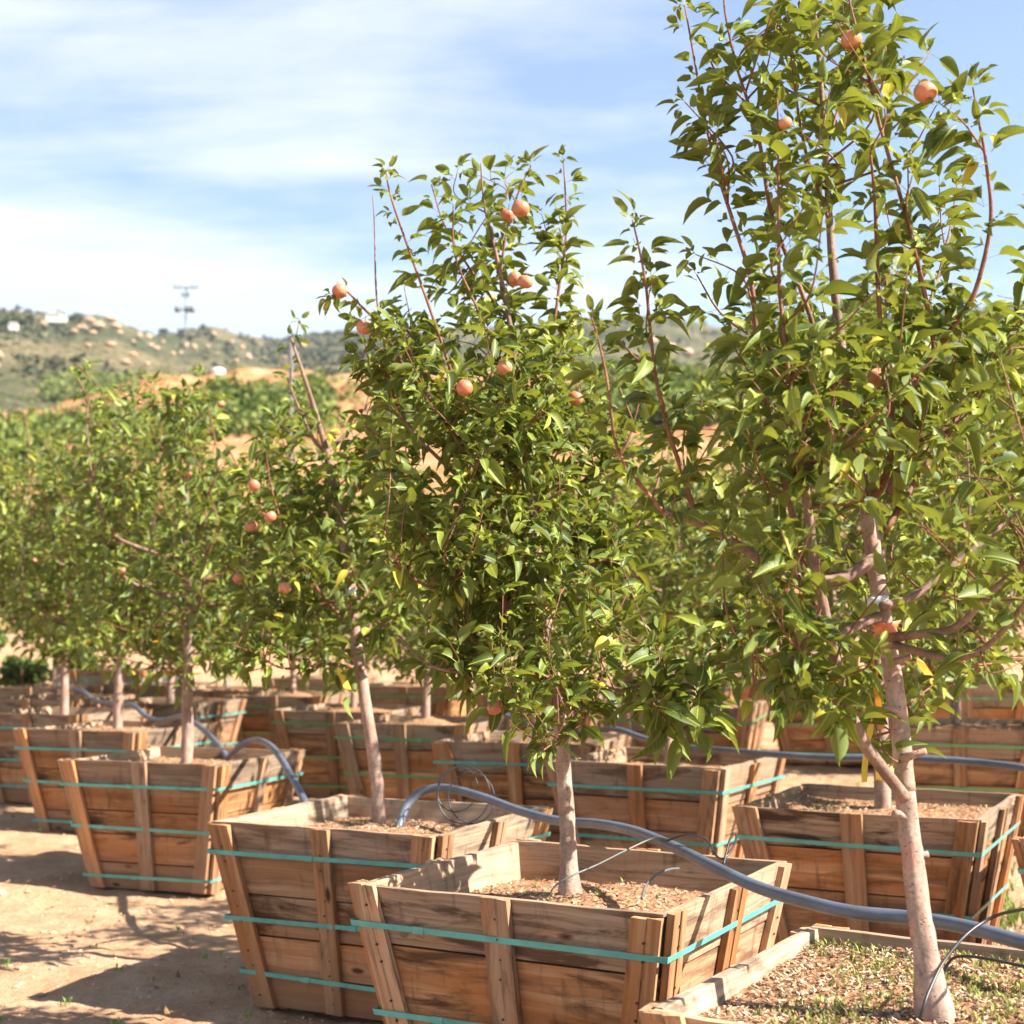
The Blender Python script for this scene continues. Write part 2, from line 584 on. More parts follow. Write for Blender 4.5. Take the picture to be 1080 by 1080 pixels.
def grid_mesh(name, x, y, z, mat, wrap):
    nr, na = x.shape
    V = np.stack([x, y, z], -1).reshape(-1, 3)
    i = np.arange(nr - 1)[:, None]
    j = np.arange(na if wrap else na - 1)[None, :]
    j2 = (j + 1) % na
    F = np.stack([i * na + j, i * na + j2, (i + 1) * na + j2, (i + 1) * na + j], -1).reshape(-1, 4)
    me = bpy.data.meshes.new(name)
    me.from_pydata(V.tolist(), [], F.tolist())
    me.polygons.foreach_set('use_smooth', np.ones(len(F), bool))
    me.materials.append(mat)
    me.update()
    o = bpy.data.objects.new(name, me)
    COL.objects.link(o)
    return o


az = np.concatenate([np.radians(np.arange(-180, -32, 4.0)), np.radians(np.arange(-32, 32, .22)), np.radians(np.arange(32, 180, 4.0))])
rs = [0.02, 1.2]
while rs[-1] < 104:
    rs.append(rs[-1] * 1.0105 + .001)
rs = np.array(rs)
x, y = polar(rs, az)
z = height(x, y) + fbm(x * 1.3, y * 1.3, 3) * .045 * (1 - sstep(16, 24, np.hypot(x, y))) + (np.abs(fbm(x * 7, y * 7, 3))) * .022 - .02
ground = tag(grid_mesh('ground', x, y, z, mat_ground(), True), 'dry tan sandy soil of the nursery yard and the bank behind', kind='structure')
rs2 = [rs[-1]]
while rs2[-1] < 1500:
    rs2.append(rs2[-1] * 1.012)
az2 = np.concatenate([np.radians(np.arange(-180, -32, 4.0)), np.radians(np.arange(-32, 32, .16)), np.radians(np.arange(32, 180, 4.0))])
x, y = polar(np.array(rs2), az2)
z = height(x, y) + fbm(x * .25, y * .25, 3) * 1.3 * sstep(150, 300, np.hypot(x, y))
hill = tag(grid_mesh('hills', x, y, z, mat_hill(), True), 'scrub covered rocky hills on the skyline', kind='structure')


# ------------------------------------------------------------------ planter crates
HW, CH, INS, TH = W / 2, 0.65, 0.125, 0.022


def make_crate(seed, drop=.10, chips=350, weeds=0, straps=(.115, .33, .52), smat=None, nails=False, mound=.02, cover=None):
    R = random.Random(seed)
    root = thing('planter_crate', (0, 0, 0))
    h0, h1 = HW - INS, HW

    def hw(t):
        return h0 + (h1 - h0) * t
    for side in range(4):
        ca, sa = cos(side * pi / 2), sin(side * pi / 2)
        side_in = side % 2 == 1

        def T(s, d, t):
            # s along the side, d outward offset from the panel plane, t 0..1 up the slope
            yy = -(hw(t)) - d
            return (ca * s - sa * yy, sa * s + ca * yy, t * CH)
        mb = MB()
        n = R.choice((4, 4, 5))
        cuts = [0]
        for i in range(n - 1):
            cuts.append((i + 1) / n + R.uniform(-.035, .035))
        cuts.append(1 + R.uniform(-.008, .006))
        base_t = R.uniform(.3, .7)
        for i in range(n):
            t0, t1 = cuts[i] + .006, cuts[i + 1] - .004
            ext0 = hw(t0) - (TH if side_in else 0) + R.uniform(-.006, .004) * (not side_in)
            ext1 = hw(t1) - (TH if side_in else 0) + R.uniform(-.006, .004) * (not side_in)
            w0, w1, w2, w3 = [R.uniform(-.003, .003) for _ in range(4)]
            out = R.uniform(-.003, .003)
            grey = .8 + R.uniform(-.1, .2) if i == n - 1 else max(0, R.uniform(-.45, .55))
            col = (min(1, max(0, base_t + R.uniform(-.3, .3))), min(1, grey), R.uniform(.2, 1))
            segs = 8
            offs = [R.uniform(-.0035, .0035) for _ in range(segs + 1)] if i == n - 1 else [0] * (segs + 1)
            uo = (R.uniform(0, 30), R.uniform(0, 30))
            for g in range(segs):
                fa, fb = g / segs, (g + 1) / segs
                P = []
                for zb in (0, 1):
                    for yb in (0, 1):
                        for xb in (0, 1):
                            t = (t1 if zb else t0) + (w2 if zb else w0) * (fb if xb else fa)
                            if zb:
                                t += offs[g + 1] if xb else offs[g]
                            e = ext1 if zb else ext0
                            f = fb if xb else fa
                            P.append(T(-e + 2 * e * f, out + (0 if yb else 0) - (TH if yb else 0), t))
                P = np.array(P)
                faces = [(0, 1, 5, 4), (2, 6, 7, 3), (0, 2, 3, 1), (4, 5, 7, 6)]
                if g == 0:
                    faces.append((0, 4, 6, 2))
                if g == segs - 1:
                    faces.append((1, 3, 7, 5))
                Lx = 2 * ext1
                for fc in faces:
                    u = [uo[0] + Lx * ((fb if b & 1 else fa)) for b in fc]
                    v = [uo[1] + (t1 - t0) * CH * ((b >> 2) & 1) + TH * ((b >> 1) & 1) for b in fc]
                    mb.add(P[list(fc)], [(0, 1, 2, 3)], col, np.c_[u, v])
        mb.build('side_panel', M_wood, root)
        # battens: two at the corners following the slope, one in the middle
        for bi, sc in enumerate((-1, 0, 1)):
            bm = MB()
            bw = R.uniform(.066, .084)
            top = 1 + R.uniform(-.02, .004)
            bot = R.uniform(-.0, .01)
            shift = R.uniform(-.012, .012)
            lean = R.uniform(-.012, .012)
            tone, grey = R.uniform(.25, .85), max(0, R.uniform(-.2, .75))
            strips = ((0, .52, .019), (.53, 1, .0225 if R.random() < .6 else .017))
            for (f0, f1, th) in strips:
                P = []
                for zb in (0, 1):
                    for yb in (0, 1):
                        for xb in (0, 1):
                            t = top if zb else bot
                            if sc == 0:
                                c0 = shift + lean * zb - bw / 2
                            elif sc < 0:
                                c0 = -hw(t) + .002
                            else:
                                c0 = hw(t) - bw - .002 + (.0 if side_in else .0)
                            ff = f1 if xb else f0
                            P.append(T(c0 + bw * ff, (.0035 if yb else .0035 + th), t + (R.uniform(-.003, .003) if zb else 0)))
                hexa(bm, P, (min(1, tone + R.uniform(-.15, .15)), min(1, grey), R.uniform(.1, .8)), (R.uniform(0, 30), R.uniform(0, 30)), 2)
            if nails:
                t = .07
                while t < top - .05:
                    s0 = (shift + lean * t) if sc == 0 else (sc * (hw(t) - bw * .5))
                    s0 += R.uniform(-.006, .006)
                    rr = .0032
                    dd = .0035 + .0235
                    P = [T(s0 + rr * cos(a), dd, t + rr / CH * sin(a)) for a in np.linspace(0, 2 * pi, 7)[:-1]]
                    P2 = [T(s0 + rr * cos(a), dd - .01, t + rr / CH * sin(a)) for a in np.linspace(0, 2 * pi, 7)[:-1]]
                    bm.add(P + P2, [(5, 4, 3, 2, 1, 0)] + [(j, (j + 1) % 6, 6 + (j + 1) % 6, 6 + j) for j in range(6)], (0, 0, 0), mat=1)
                    t += R.choice((.07, .08, .16))
            bm.build('batten', [M_wood, M_nail], root)
    # strapping bands around the outside
    for zz in straps:
        t = 1 - zz / CH
        sb = MB()
        w = .0078
        off = .0265
        c = hw(t) + off
        jig = [R.uniform(-.008, .008) for _ in range(4)]
        cor = [(-c, -c), (c, -c), (c, c), (-c, c)]
        V = []
        for j, (a, b) in enumerate(cor):
            zc = CH * t + jig[j]
            sl_ = (hw(1) - hw(0)) / CH * w
            for dz in (-w, w):
                k2 = 1 + (sl_ if dz > 0 else -sl_) / c
                V.append((a * k2, b * k2, zc + dz))
                k3 = k2 - .0015 / c
                V.append((a * k3, b * k3, zc + dz))
        F = []
        for j in range(4):
            p, r_ = j * 4, ((j + 1) % 4) * 4
            F += [(p, r_, r_ + 2, p + 2), (p + 1, p + 3, r_ + 3, r_ + 1), (p + 2, r_ + 2, r_ + 3, p + 3), (p, p + 1, r_ + 1, r_)]
        sb.add(V, F)
        bx = R.uniform(-.25, .2)
        hexa(sb, [(bx + (.016 if i & 1 else -.016), -c - (.002 if i & 2 else -.0015), CH * t + jig[0] + (jig[1] - jig[0]) * (bx / c * .5 + .5) + (w * 1.12 if i & 4 else -w * 1.12)) for i in range(8)], (1, 1, 1))
        sb.build('strap', smat or M_strap, root)
    # soil with bark chips
    so = MB()
    n = 36
    tz = 1 - drop / CH
    e = hw(tz) - TH + .001
    gx, gy = np.meshgrid(np.linspace(-e, e, n), np.linspace(-e, e, n), indexing='ij')
    sd_ = seed * 3.7

    def sz(x, y):
        return CH * tz + fbm(x * 6 + sd_, y * 6, 3) * .022 + np.abs(fbm(x * 30 + sd_, y * 30, 2)) * .010 + mound * np.exp(-(x * x + y * y) / .03)
    V = np.stack([gx, gy, sz(gx, gy)], -1).reshape(-1, 3)
    F = [(i * n + j, (i + 1) * n + j, (i + 1) * n + j + 1, i * n + j + 1) for i in range(n - 1) for j in range(n - 1)]
    so.add(V, F)
    so.build('soil', M_soil_box, root, smooth=True)
    cb = MB()
    pal = [(.62, .44, .29), (.68, .52, .36), (.40, .22, .12), (.70, .56, .42), (.28, .14, .08), (.50, .28, .15)]
    for i in range(chips):
        x, y = R.uniform(-e + .01, e - .01), R.uniform(-e + .01, e - .01)
        L, w, th = R.uniform(.005, .019), R.uniform(.0015, .0045), R.uniform(.001, .003)
        a, tl = R.uniform(0, pi), R.uniform(-.5, .5)
        d = np.array((cos(a) * cos(tl), sin(a) * cos(tl), sin(tl)))
        s_ = np.array((-sin(a), cos(a), R.uniform(-.4, .4)))
        u_ = np.array((0, 0, 1.))
        c = np.array((x, y, float(sz(x, y)) + .004))
        P = [c + d * L * (1 if i_ & 1 else -1) * .5 + s_ * w * (1 if i_ & 2 else -1) * .5 + u_ * th * (1 if i_ & 4 else -1) * .5 for i_ in range(8)]
        cb.add(P, [(0, 2, 3, 1), (4, 5, 7, 6), (0, 1, 5, 4), (2, 6, 7, 3), (0, 4, 6, 2), (1, 3, 7, 5)], np.array(R.choice(pal)) * R.uniform(.45, 1.0))
    tag(cb.build('bark_mulch', M_chip, root), kind='stuff')
    if weeds:
        wb = MB()
        for i in range(weeds):
            if cover:
                x, y = cover(R, e)
            else:
                x, y = R.uniform(-e, e), R.uniform(-e, e)
            z0 = float(sz(np.array(x), np.array(y)))
            for b in range(R.randint(2, 5)):
                a = R.uniform(0, 2 * pi)
                hgt = R.uniform(.005, .020)
                d = np.array((cos(a), sin(a), 0)) * R.uniform(.2, .9) * hgt
                p = np.array((x + R.uniform(-.006, .006), y + R.uniform(-.006, .006), z0))
                s_ = np.array((-sin(a), cos(a), 0)) * R.uniform(.0012, .0035)
                tip = p + d + np.array((0, 0, hgt))
                mid = p + d * .35 + np.array((0, 0, hgt * .6))
                g_ = R.uniform(.6, 1.3)
                cc_ = (.25 * g_, .29 * g_, .06 * g_) if R.random() < .6 else (.42 * g_, .36 * g_, .16 * g_)
                wb.add([p - s_ * .5, p + s_ * .5, mid + s_, mid - s_, tip], [(0, 1, 2, 3), (3, 2, 4)], cc_)
        tag(wb.build('weeds', M_blade, root), kind='stuff')
    return root


def place_crate(root, fx, fy, yaw, label, sc=1.0, tilt=0):
    """front-left rim corner at (fx, fy) in crate widths"""
    fx, fy = fx * W, fy * W
    hw_ = W / 2 * sc
    c = cos(yaw) * hw_ - sin(yaw) * hw_, sin(yaw) * hw_ + cos(yaw) * hw_
    x, y = fx + c[0], fy + c[1]
    root.location = (x, y, H(x, y) - .012)
    root.rotation_euler = (tilt, 0, yaw)
    root.scale = (sc, sc, sc)
    tag(root, label, 'planter crate', 'wooden planter crates standing in rows on the dirt')
    return root


def patch(R, e):
    while True:
        x, y = R.uniform(-e, e), R.uniform(-e, e)
        if vnoise(np.array(x * 5 + 3), np.array(y * 5 + 8)) + .25 * R.random() > .02:
            return x, y


CR = {}
CR['Z'] = place_crate(make_crate(11, .035, 5200, 1000, nails=True, mound=.0, cover=patch), .278, 3.09, -.538, 'nearest wooden planter crate, cut off at bottom right, full of mulch and small weeds')
CR['A'] = place_crate(make_crate(23, .105, 1300, 60, (.105, .335, .53), nails=True, mound=.01), -.469, 4.446, -.502, 'big pale wooden planter crate front and centre with the pipe across its right rim')
CR['B'] = place_crate(make_crate(5, .085, 1200, 20, (.10, .335, .53), nails=True), -1.178, 5.825, -.438, 'grey topped planter crate directly left of the front centre one, three turquoise straps')
CR['C'] = place_crate(make_crate(37, .07, 500, 12, (.125, .34, .58)), -2.531, 8.336, -.327, 'planter crate left of the grey topped one with blue pipe end over its back corner')
CR['E'] = place_crate(make_crate(41, .06, 900, 20, (.12, .36, .60)), .95, 6.31, -.474, 'planter crate behind the leaning red barked trunk, wide middle batten and lit right side')
CR['F'] = place_crate(make_crate(52, .075, 600, 12, (.11, .36, .6)), .199, 8.115, -.50, 'planter crate seen just right of the centre trunk, between two other crates')
CR['G'] = place_crate(make_crate(63, .07, 300, 6, (.11, .36, .6)), -.475, 9.112, -.30, 'pale grey planter crate behind the centre trunk with wire coil before it')
protoH = make_crate(71, .05, 200, 0, (.10, .34), smat=M_strap_g, mound=.05)
protoJ = make_crate(83, .04, 200, 0, (.10, .34, .56), smat=M_strap_g, mound=.04)


def crate_copy(src, *a, **k):
    return place_crate(copy_tree(src), *a, **k)


CR['H'] = place_crate(protoH, -1.27, 10.7, -.30, 'orange brown planter crate with green straps right behind the yellow tagged trunk')
CR['J'] = place_crate(protoJ, -1.97, 12.2, -.30, 'orange brown planter crate half hidden behind the yellow tagged tree, left of its trunk')
CR['K2'] = crate_copy(protoH, -2.77, 14.3, -.25, 'far orange brown planter crate above the blue pipe arch')
CR['K1'] = crate_copy(protoJ, -3.6, 15.2, -.25, 'far planter crate between the dark left trunk and the orange brown one')
CR['K0'] = crate_copy(CR['G'], -4.56, 16.2, -.25, 'far planter crate seen between the two pale trunks at left')
CR['D'] = crate_copy(CR['C'], -3.498, 10.444, -.354, 'second planter crate from the left edge, dirt mounded high round a pale trunk')
CR['M'] = crate_copy(CR['B'], -4.34, 11.95, -.33, 'planter crate cut off by the left edge, dark front')
CR['M2'] = crate_copy(CR['A'], -4.95, 13.8, -.30, 'small blurred planter crate above the one at the left edge')
CR['N'] = crate_copy(CR['F'], -3.75, 13.2, -.30, 'blurred planter crate behind the mounded one, its right side lit')
CR['I1'] = crate_copy(protoJ, 2.15, 12.5, -.28, 'orange brown planter crate left of the leaning front trunk, far row')
CR['I2'] = crate_copy(protoH, 3.17, 12.0, -.22, 'orange brown planter crate right of the leaning front trunk, far row')
CR['I3'] = crate_copy(protoJ, 4.2, 11.8, -.28, 'orange brown planter crate cut off by the right edge, far row')
CR['I4'] = crate_copy(protoH, 4.22, 16.0, -.2, 'bright orange lit planter crate high behind the right far row')
CR['I0'] = crate_copy(protoH, .95, 13.6, -.3, 'distant planter crate under the branch between the two big trees')
CR['R'] = crate_copy(CR['A'], 1.82, 5.35, -.47, 'planter crate of which only a corner shows at the right edge')
for c_ in CR['D'].children:
    if c_.name.startswith('soil') or c_.name.startswith('bark'):
        c_.scale.z = 1.04


def crate_top(key, lx=0.0, ly=0.0, up=.0):
    """world point on a crate's soil"""
    o = CR[key]
    a, s = o.rotation_euler.z, o.scale.x
    lx, ly = lx * s, ly * s
    return np.array([o.location.x + cos(a) * lx - sin(a) * ly, o.location.y + sin(a) * lx + cos(a) * ly, o.location.z + CH * s + up])


# ------------------------------------------------------------------ leaves and trees
def leaf_template(rows, fold, arch, wave):
    T = np.linspace(0, 1, rows)
    V, U = [], []
    for i, t in enumerate(T):
        w = .25 * (np.sin(pi * t ** .84) ** .68 if 0 < t < 1 else 0.0)
        zc = -arch * t * t
        if i in (0, rows - 1):
            V.append((0, t, zc))
            U.append((.5, t))
        else:
            wv = wave * sin(t * 11)
            V += [(-w, t, zc + w * fold + wv), (0, t, zc), (w, t, zc + w * fold - wv)]
            U += [(.5 - w / .50, t), (.5, t), (.5 + w / .50, t)]
    F = []
    F += [(0, 2, 1), (0, 3, 2)]
    for i in range(rows - 3):
        a = 1 + 3 * i
        F += [(a, a + 1, a + 4, a + 3), (a + 1, a + 2, a + 5, a + 4)]
    l = len(V) - 1
    a = l - 3
    F += [(a, a + 1, l), (a + 1, a + 2, l)]
    # petiole: a slim strip hanging back from the blade's foot
    n0 = len(V)
    V += [(-.011, -.42, .0), (.011, -.42, .0), (.011, .02, .004), (-.011, .02, .004)]
    U += [(.5, 0)] * 4
    F.append((n0, n0 + 1, n0 + 2, n0 + 3))
    return np.array(V, float), F, np.array(U, float)


HI = [leaf_template(7, f, a, w) for f, a, w in ((.55, .30, .012), (.45, .55, .03), (.95, .40, .015), (.3, .15, .035), (.6, .80, .02), (1.1, .65, .01), (.7, .45, .05))]
LO = [leaf_template(4, f, a, 0) for f, a in ((.5, .25), (.35, .45), (.7, .15))]


class Leaves:
    def __init__(s, templ, seed):
        s.t = templ
        s.q = [[] for _ in templ]
        s.R = random.Random(seed)

    def add(s, p, d, L, tone=None, upw=1.0):
        R = s.R
        d = np.asarray(d, float)
        d = d / (np.linalg.norm(d) + 1e-9)
        up = np.array((R.gauss(0, .58), R.gauss(0, .58), upw * R.uniform(.5, 1.2)))
        n = up - d * up.dot(d)
        n /= np.linalg.norm(n) + 1e-9
        x = np.cross(d, n)
        k = R.randrange(len(s.t))
        wd = L * R.uniform(.72, 1.05)
        tone = (R.betavariate(1.6, 2.2) if R.random() > .02 else R.choice((1.0, .97))) if tone is None else tone
        L *= R.choice((.6, .8, .95, 1, 1.05, 1.15))
        s.q[k].append((p + d * L * .42, x * wd, d * L, n * L * R.uniform(.7, 1.3), tone, R.random()))

    def count(s):
        return sum(map(len, s.q))

    def build(s, name, mat, parent, origin):
        mb = MB()
        for (V, F, U), qs in zip(s.t, s.q):
            if not qs:
                continue
            P = np.array([a[0] for a in qs]) - origin
            X, D, N = (np.array([a[i] for a in qs]) for i in (1, 2, 3))
            A = P[:, None] + V[None, :, 0, None] * X[:, None] + V[None, :, 1, None] * D[:, None] + V[None, :, 2, None] * N[:, None]
            nv = len(V)
            C = np.repeat(np.array([(a[4], a[5], 0) for a in qs]), nv, axis=0)
            b = mb.n
            mb.v.append(A.reshape(-1, 3))
            mb.c.append(C)
            mb.u.append(np.tile(U, (len(qs), 1)))
            for i in range(len(qs)):
                o = b + i * nv
                mb.f += [tuple(o + j for j in f) for f in F]
            mb.m += [0] * (len(qs) * len(F))
            mb.n += nv * len(qs)
        return mb.build(name, mat, parent, smooth=True)


def unit(v):
    return v / (np.linalg.norm(v) + 1e-9)


def resample(P, step):
    d = np.r_[0, np.cumsum(np.linalg.norm(np.diff(P, axis=0), axis=1))]
    n = max(2, int(d[-1] / step) + 1)
    t = np.linspace(0, d[-1], n)
    return np.stack([np.interp(t, d, P[:, i]) for i in range(3)], -1)


class Tree:
    def __init__(s, origin, seed, templ=HI, hero=True):
        s.o = np.array(origin, float)
        s.R = random.Random(seed)
        s.lv = Leaves(templ, seed + 1)
        s.trunk, s.limb, s.shoot = MB(), MB(), MB()
        s.nodes = []          # attach points (pos, tangent, radius)
        s.apples = []
        s.hero = hero
        s.LS = 1.0

    def wood(s, P, r0, r1, mb, per=5, n=8, lump=0.0, attach=True, pw=1.0, flare=0):
        C = catmull(P, per)
        L = np.linspace(0, 1, len(C))
        Rr = r0 + (r1 - r0) * L ** pw
        if flare:
            dd = np.r_[0, np.cumsum(np.linalg.norm(np.diff(C, axis=0), axis=1))]
            Rr = Rr * (1 + flare * np.exp(-(dd / .10) ** 2))
        tube(mb, C - s.o, Rr, n, lump=lump)
        if attach:
            T = np.gradient(C, axis=0)
            for i in range(1, len(C)):
                s.nodes.append((C[i], unit(T[i]), Rr[i]))
        return C, Rr

    def leafy(s, C, start=.1, step=.028, size=.075, spur=.35, dense=1.0):
        """leaves in a spiral along a shoot, some nodes carrying a small rosette"""
        R = s.R
        Q = resample(C, step)
        T = np.gradient(Q, axis=0)
        ang = R.uniform(0, 6)
        n = len(Q)
        for i in range(int(n * start), n):
            ang += 2.4
            if R.random() > dense:
                continue
            t = unit(T[i])
            a = unit(np.cross(t, (.3, .2, .9)) if abs(t[2]) < .95 else np.cross(t, (1, 0, 0)))
            b = np.cross(t, a)
            fr = i / n
            sz = size * s.LS * (1 - .45 * max(0, fr - .75) / .25) * R.uniform(.72, 1.15)
            out = a * cos(ang) + b * sin(ang)
            d = out * 1.0 + t * R.uniform(.15, .6) + np.array((0, 0, R.uniform(-.45, .25)))
            s.lv.add(Q[i], d, sz)
            if R.random() < spur:
                for k in range(R.randint(2, 4)):
                    a2 = ang + R.uniform(-1.3, 1.3)
                    d = (a * cos(a2) + b * sin(a2)) + t * R.uniform(-.1, .9) + np.array((0, 0, R.uniform(-.3, .5)))
                    s.lv.add(Q[i] + out * .012, d, sz * R.uniform(.55, 1.0))
        t = unit(T[-1])
        for k in range(4):
            d = t + np.array((R.gauss(0, .6), R.gauss(0, .6), R.gauss(0, .3)))
            s.lv.add(Q[-1], d, size * s.LS * R.uniform(.35, .75))

    def sprout(s, P, r0=.006, start=.12, leafy=True, size=.075, step=.026, spur=.4, dense=1.0):
        C, Rr = s.wood(P, r0, .0016, s.shoot, 6, 6)
        if leafy:
            s.leafy(C, start, step, size, spur, dense)
        return C

    def fill(s, targets, size=.072, up=.16, step=.027, spur=.22, maxd=.75, leaves_from=.25, dense=1.0):
        NP = np.array([n[0] for n in s.nodes])
        NR = np.array([n[2] for n in s.nodes])
        R = s.R
        for tg in targets:
            tg = np.array(tg, float)
            start_zone = tg - np.array((0, 0, up))
            d = np.linalg.norm(NP - start_zone, axis=1) + (NP[:, 2] > tg[2] + .05) * .3 + (NR < .0022) * .15
            j = int(np.argmin(d))
            if d[j] > maxd:
                continue
            p0, tn, r = s.nodes[j]
            L = np.linalg.norm(tg - p0)
            if L < .04:
                tg = p0 + np.array((R.uniform(-.1, .1), R.uniform(-.1, .1), .1))
                L = .12
            mid = (p0 + tg) / 2 + np.array((R.gauss(0, .04), R.gauss(0, .04), -.10 * L + R.gauss(0, .03)))
            C, Rr = s.wood([p0, mid, tg], min(.0042, r * .8, .0018 + .006 * L), .0012, s.shoot, 5, 5, attach=(R.random() < .5))
            s.leafy(C, leaves_from if L > .25 else .05, step, size, spur, dense)

    def apple(s, p, r=.025):
        s.apples.append((np.array(p, float), r))

    def finish(s, label, group=None, leafmat=None, cat='apple tree'):
        root = thing('apple_tree', tuple(s.o), 0, label, cat, group)
        s.trunk.build('trunk', M_trunk, root, smooth=True)
        if s.limb.n:
            s.limb.build('limbs', M_limb, root, smooth=True)
        if s.shoot.n:
            s.shoot.build('shoots', M_shoot, root, smooth=True)
        s.lv.build('crown', leafmat or M_leaf, root, s.o)
        for p, r in s.apples:
            o = apple_mesh(s.R.randrange(3)).copy()
            COL.objects.link(o)
            o.parent = root
            o.location = tuple(p - s.o)
            o.scale = (r / .025 * s.R.uniform(.92, 1.08), r / .025, r / .025 * s.R.uniform(.96, 1.08))
            o.rotation_euler = (s.R.uniform(-.5, .5), s.R.uniform(-.5, .5), s.R.uniform(0, 6))
        return root


_ap = {}


def apple_mesh(k):
    if k in _ap:
        return _ap[k]
    mb = MB()
    nr, na = 12, 16
    V, U = [], []
    R = random.Random(k)
    for i in range(nr + 1):
        th = pi * i / nr
        for j in range(na):
            a = 2 * pi * j / na
            r = .025 * (1 + .03 * sin(a * 2 + k) * sin(th))
            dim = .011 * exp(-(th / .38) ** 2) - .006 * exp(-((pi - th) / .3) ** 2)
            V.append((r * sin(th) * cos(a), r * sin(th) * sin(a), r * .92 * cos(th) - dim))
            U.append((j / na, i / nr))
    F = [(i * na + j, (i + 1) * na + j, (i + 1) * na + (j + 1) % na, i * na + (j + 1) % na) for i in range(nr) for j in range(na)]
    mb.add(V, F, (1, 1, 1), U)
    tube(mb, [(0, 0, .010), (.001, 0, .022), (.004, 0, .034)], [.0012, .0011, .0014], 5, mat=1)
    o = mb.build('apple', [M_apple, M_limb], None, smooth=True)
    COL.objects.unlink(o)
    _ap[k] = o
    return o


def pxl(Y, pts, o0=0, o1=0):
    """picture polyline to world; distance runs from Y+o0 to Y+o1"""
    n = len(pts)
    return [PX(p[0], p[1], Y + o0 + (o1 - o0) * (i / (n - 1)) ** .8) for i, p in enumerate(pts)]


def targets(R, rows, Y, depth, n, dens=None, cx=None):
    """points filling a crown; rows = (y, xl, xr) picture outline, thick in distance as well"""
    ys = [r[0] for r in rows]
    out = []
    while len(out) < n:
        py = R.uniform(ys[0], ys[-1])
        xl, xr = np.interp(py, ys, [r[1] for r in rows]), np.interp(py, ys, [r[2] for r in rows])
        c, h = (xl + xr) / 2, (xr - xl) / 2
        u, v = R.uniform(-1, 1), R.uniform(-1, 1)
        if u * u + v * v > 1:
            continue
        dd = v * min(depth, h / FPX * Y * 1.1)
        px = c + u * h
        if dens and R.random() > dens(px, py):
            continue
        k = (Y + dd) / Y
        out.append(PX(540 + (px - 540), py, Y + dd))
    return out


GRP = 'potted apple trees in the planter crates'
# ---- Z : the near tree on the right, trunk leaning left
CR['Z'].location.z -= .02
zo = PX(987, 1088, 2.86)
zo[2] = crate_top('Z')[2] - .055
zY = 2.86
Z = Tree(zo, 101)
Cz, _ = Z.wood([zo] + pxl(zY, [(977, 1010), (968, 950), (961, 890), (955, 835)], .0, .04), .0245, .020, Z.trunk, 8, 16, .10, flare=.60)
Cz2, _ = Z.wood([Cz[-1]] + pxl(zY, [(949, 770), (941, 710), (934, 665), (927, 625), (920, 575), (914, 530)], .05, .12), .020, .0155, Z.trunk, 7, 12, .08)
Z.wood([Cz2[-1]] + pxl(zY, [(905, 490), (898, 440), (889, 380), (880, 300), (875, 235), (871, 160), (866, 90), (860, 20), (856, -50)], .13, .2), .0165, .003, Z.limb, 6, 8, .05, pw=.8)
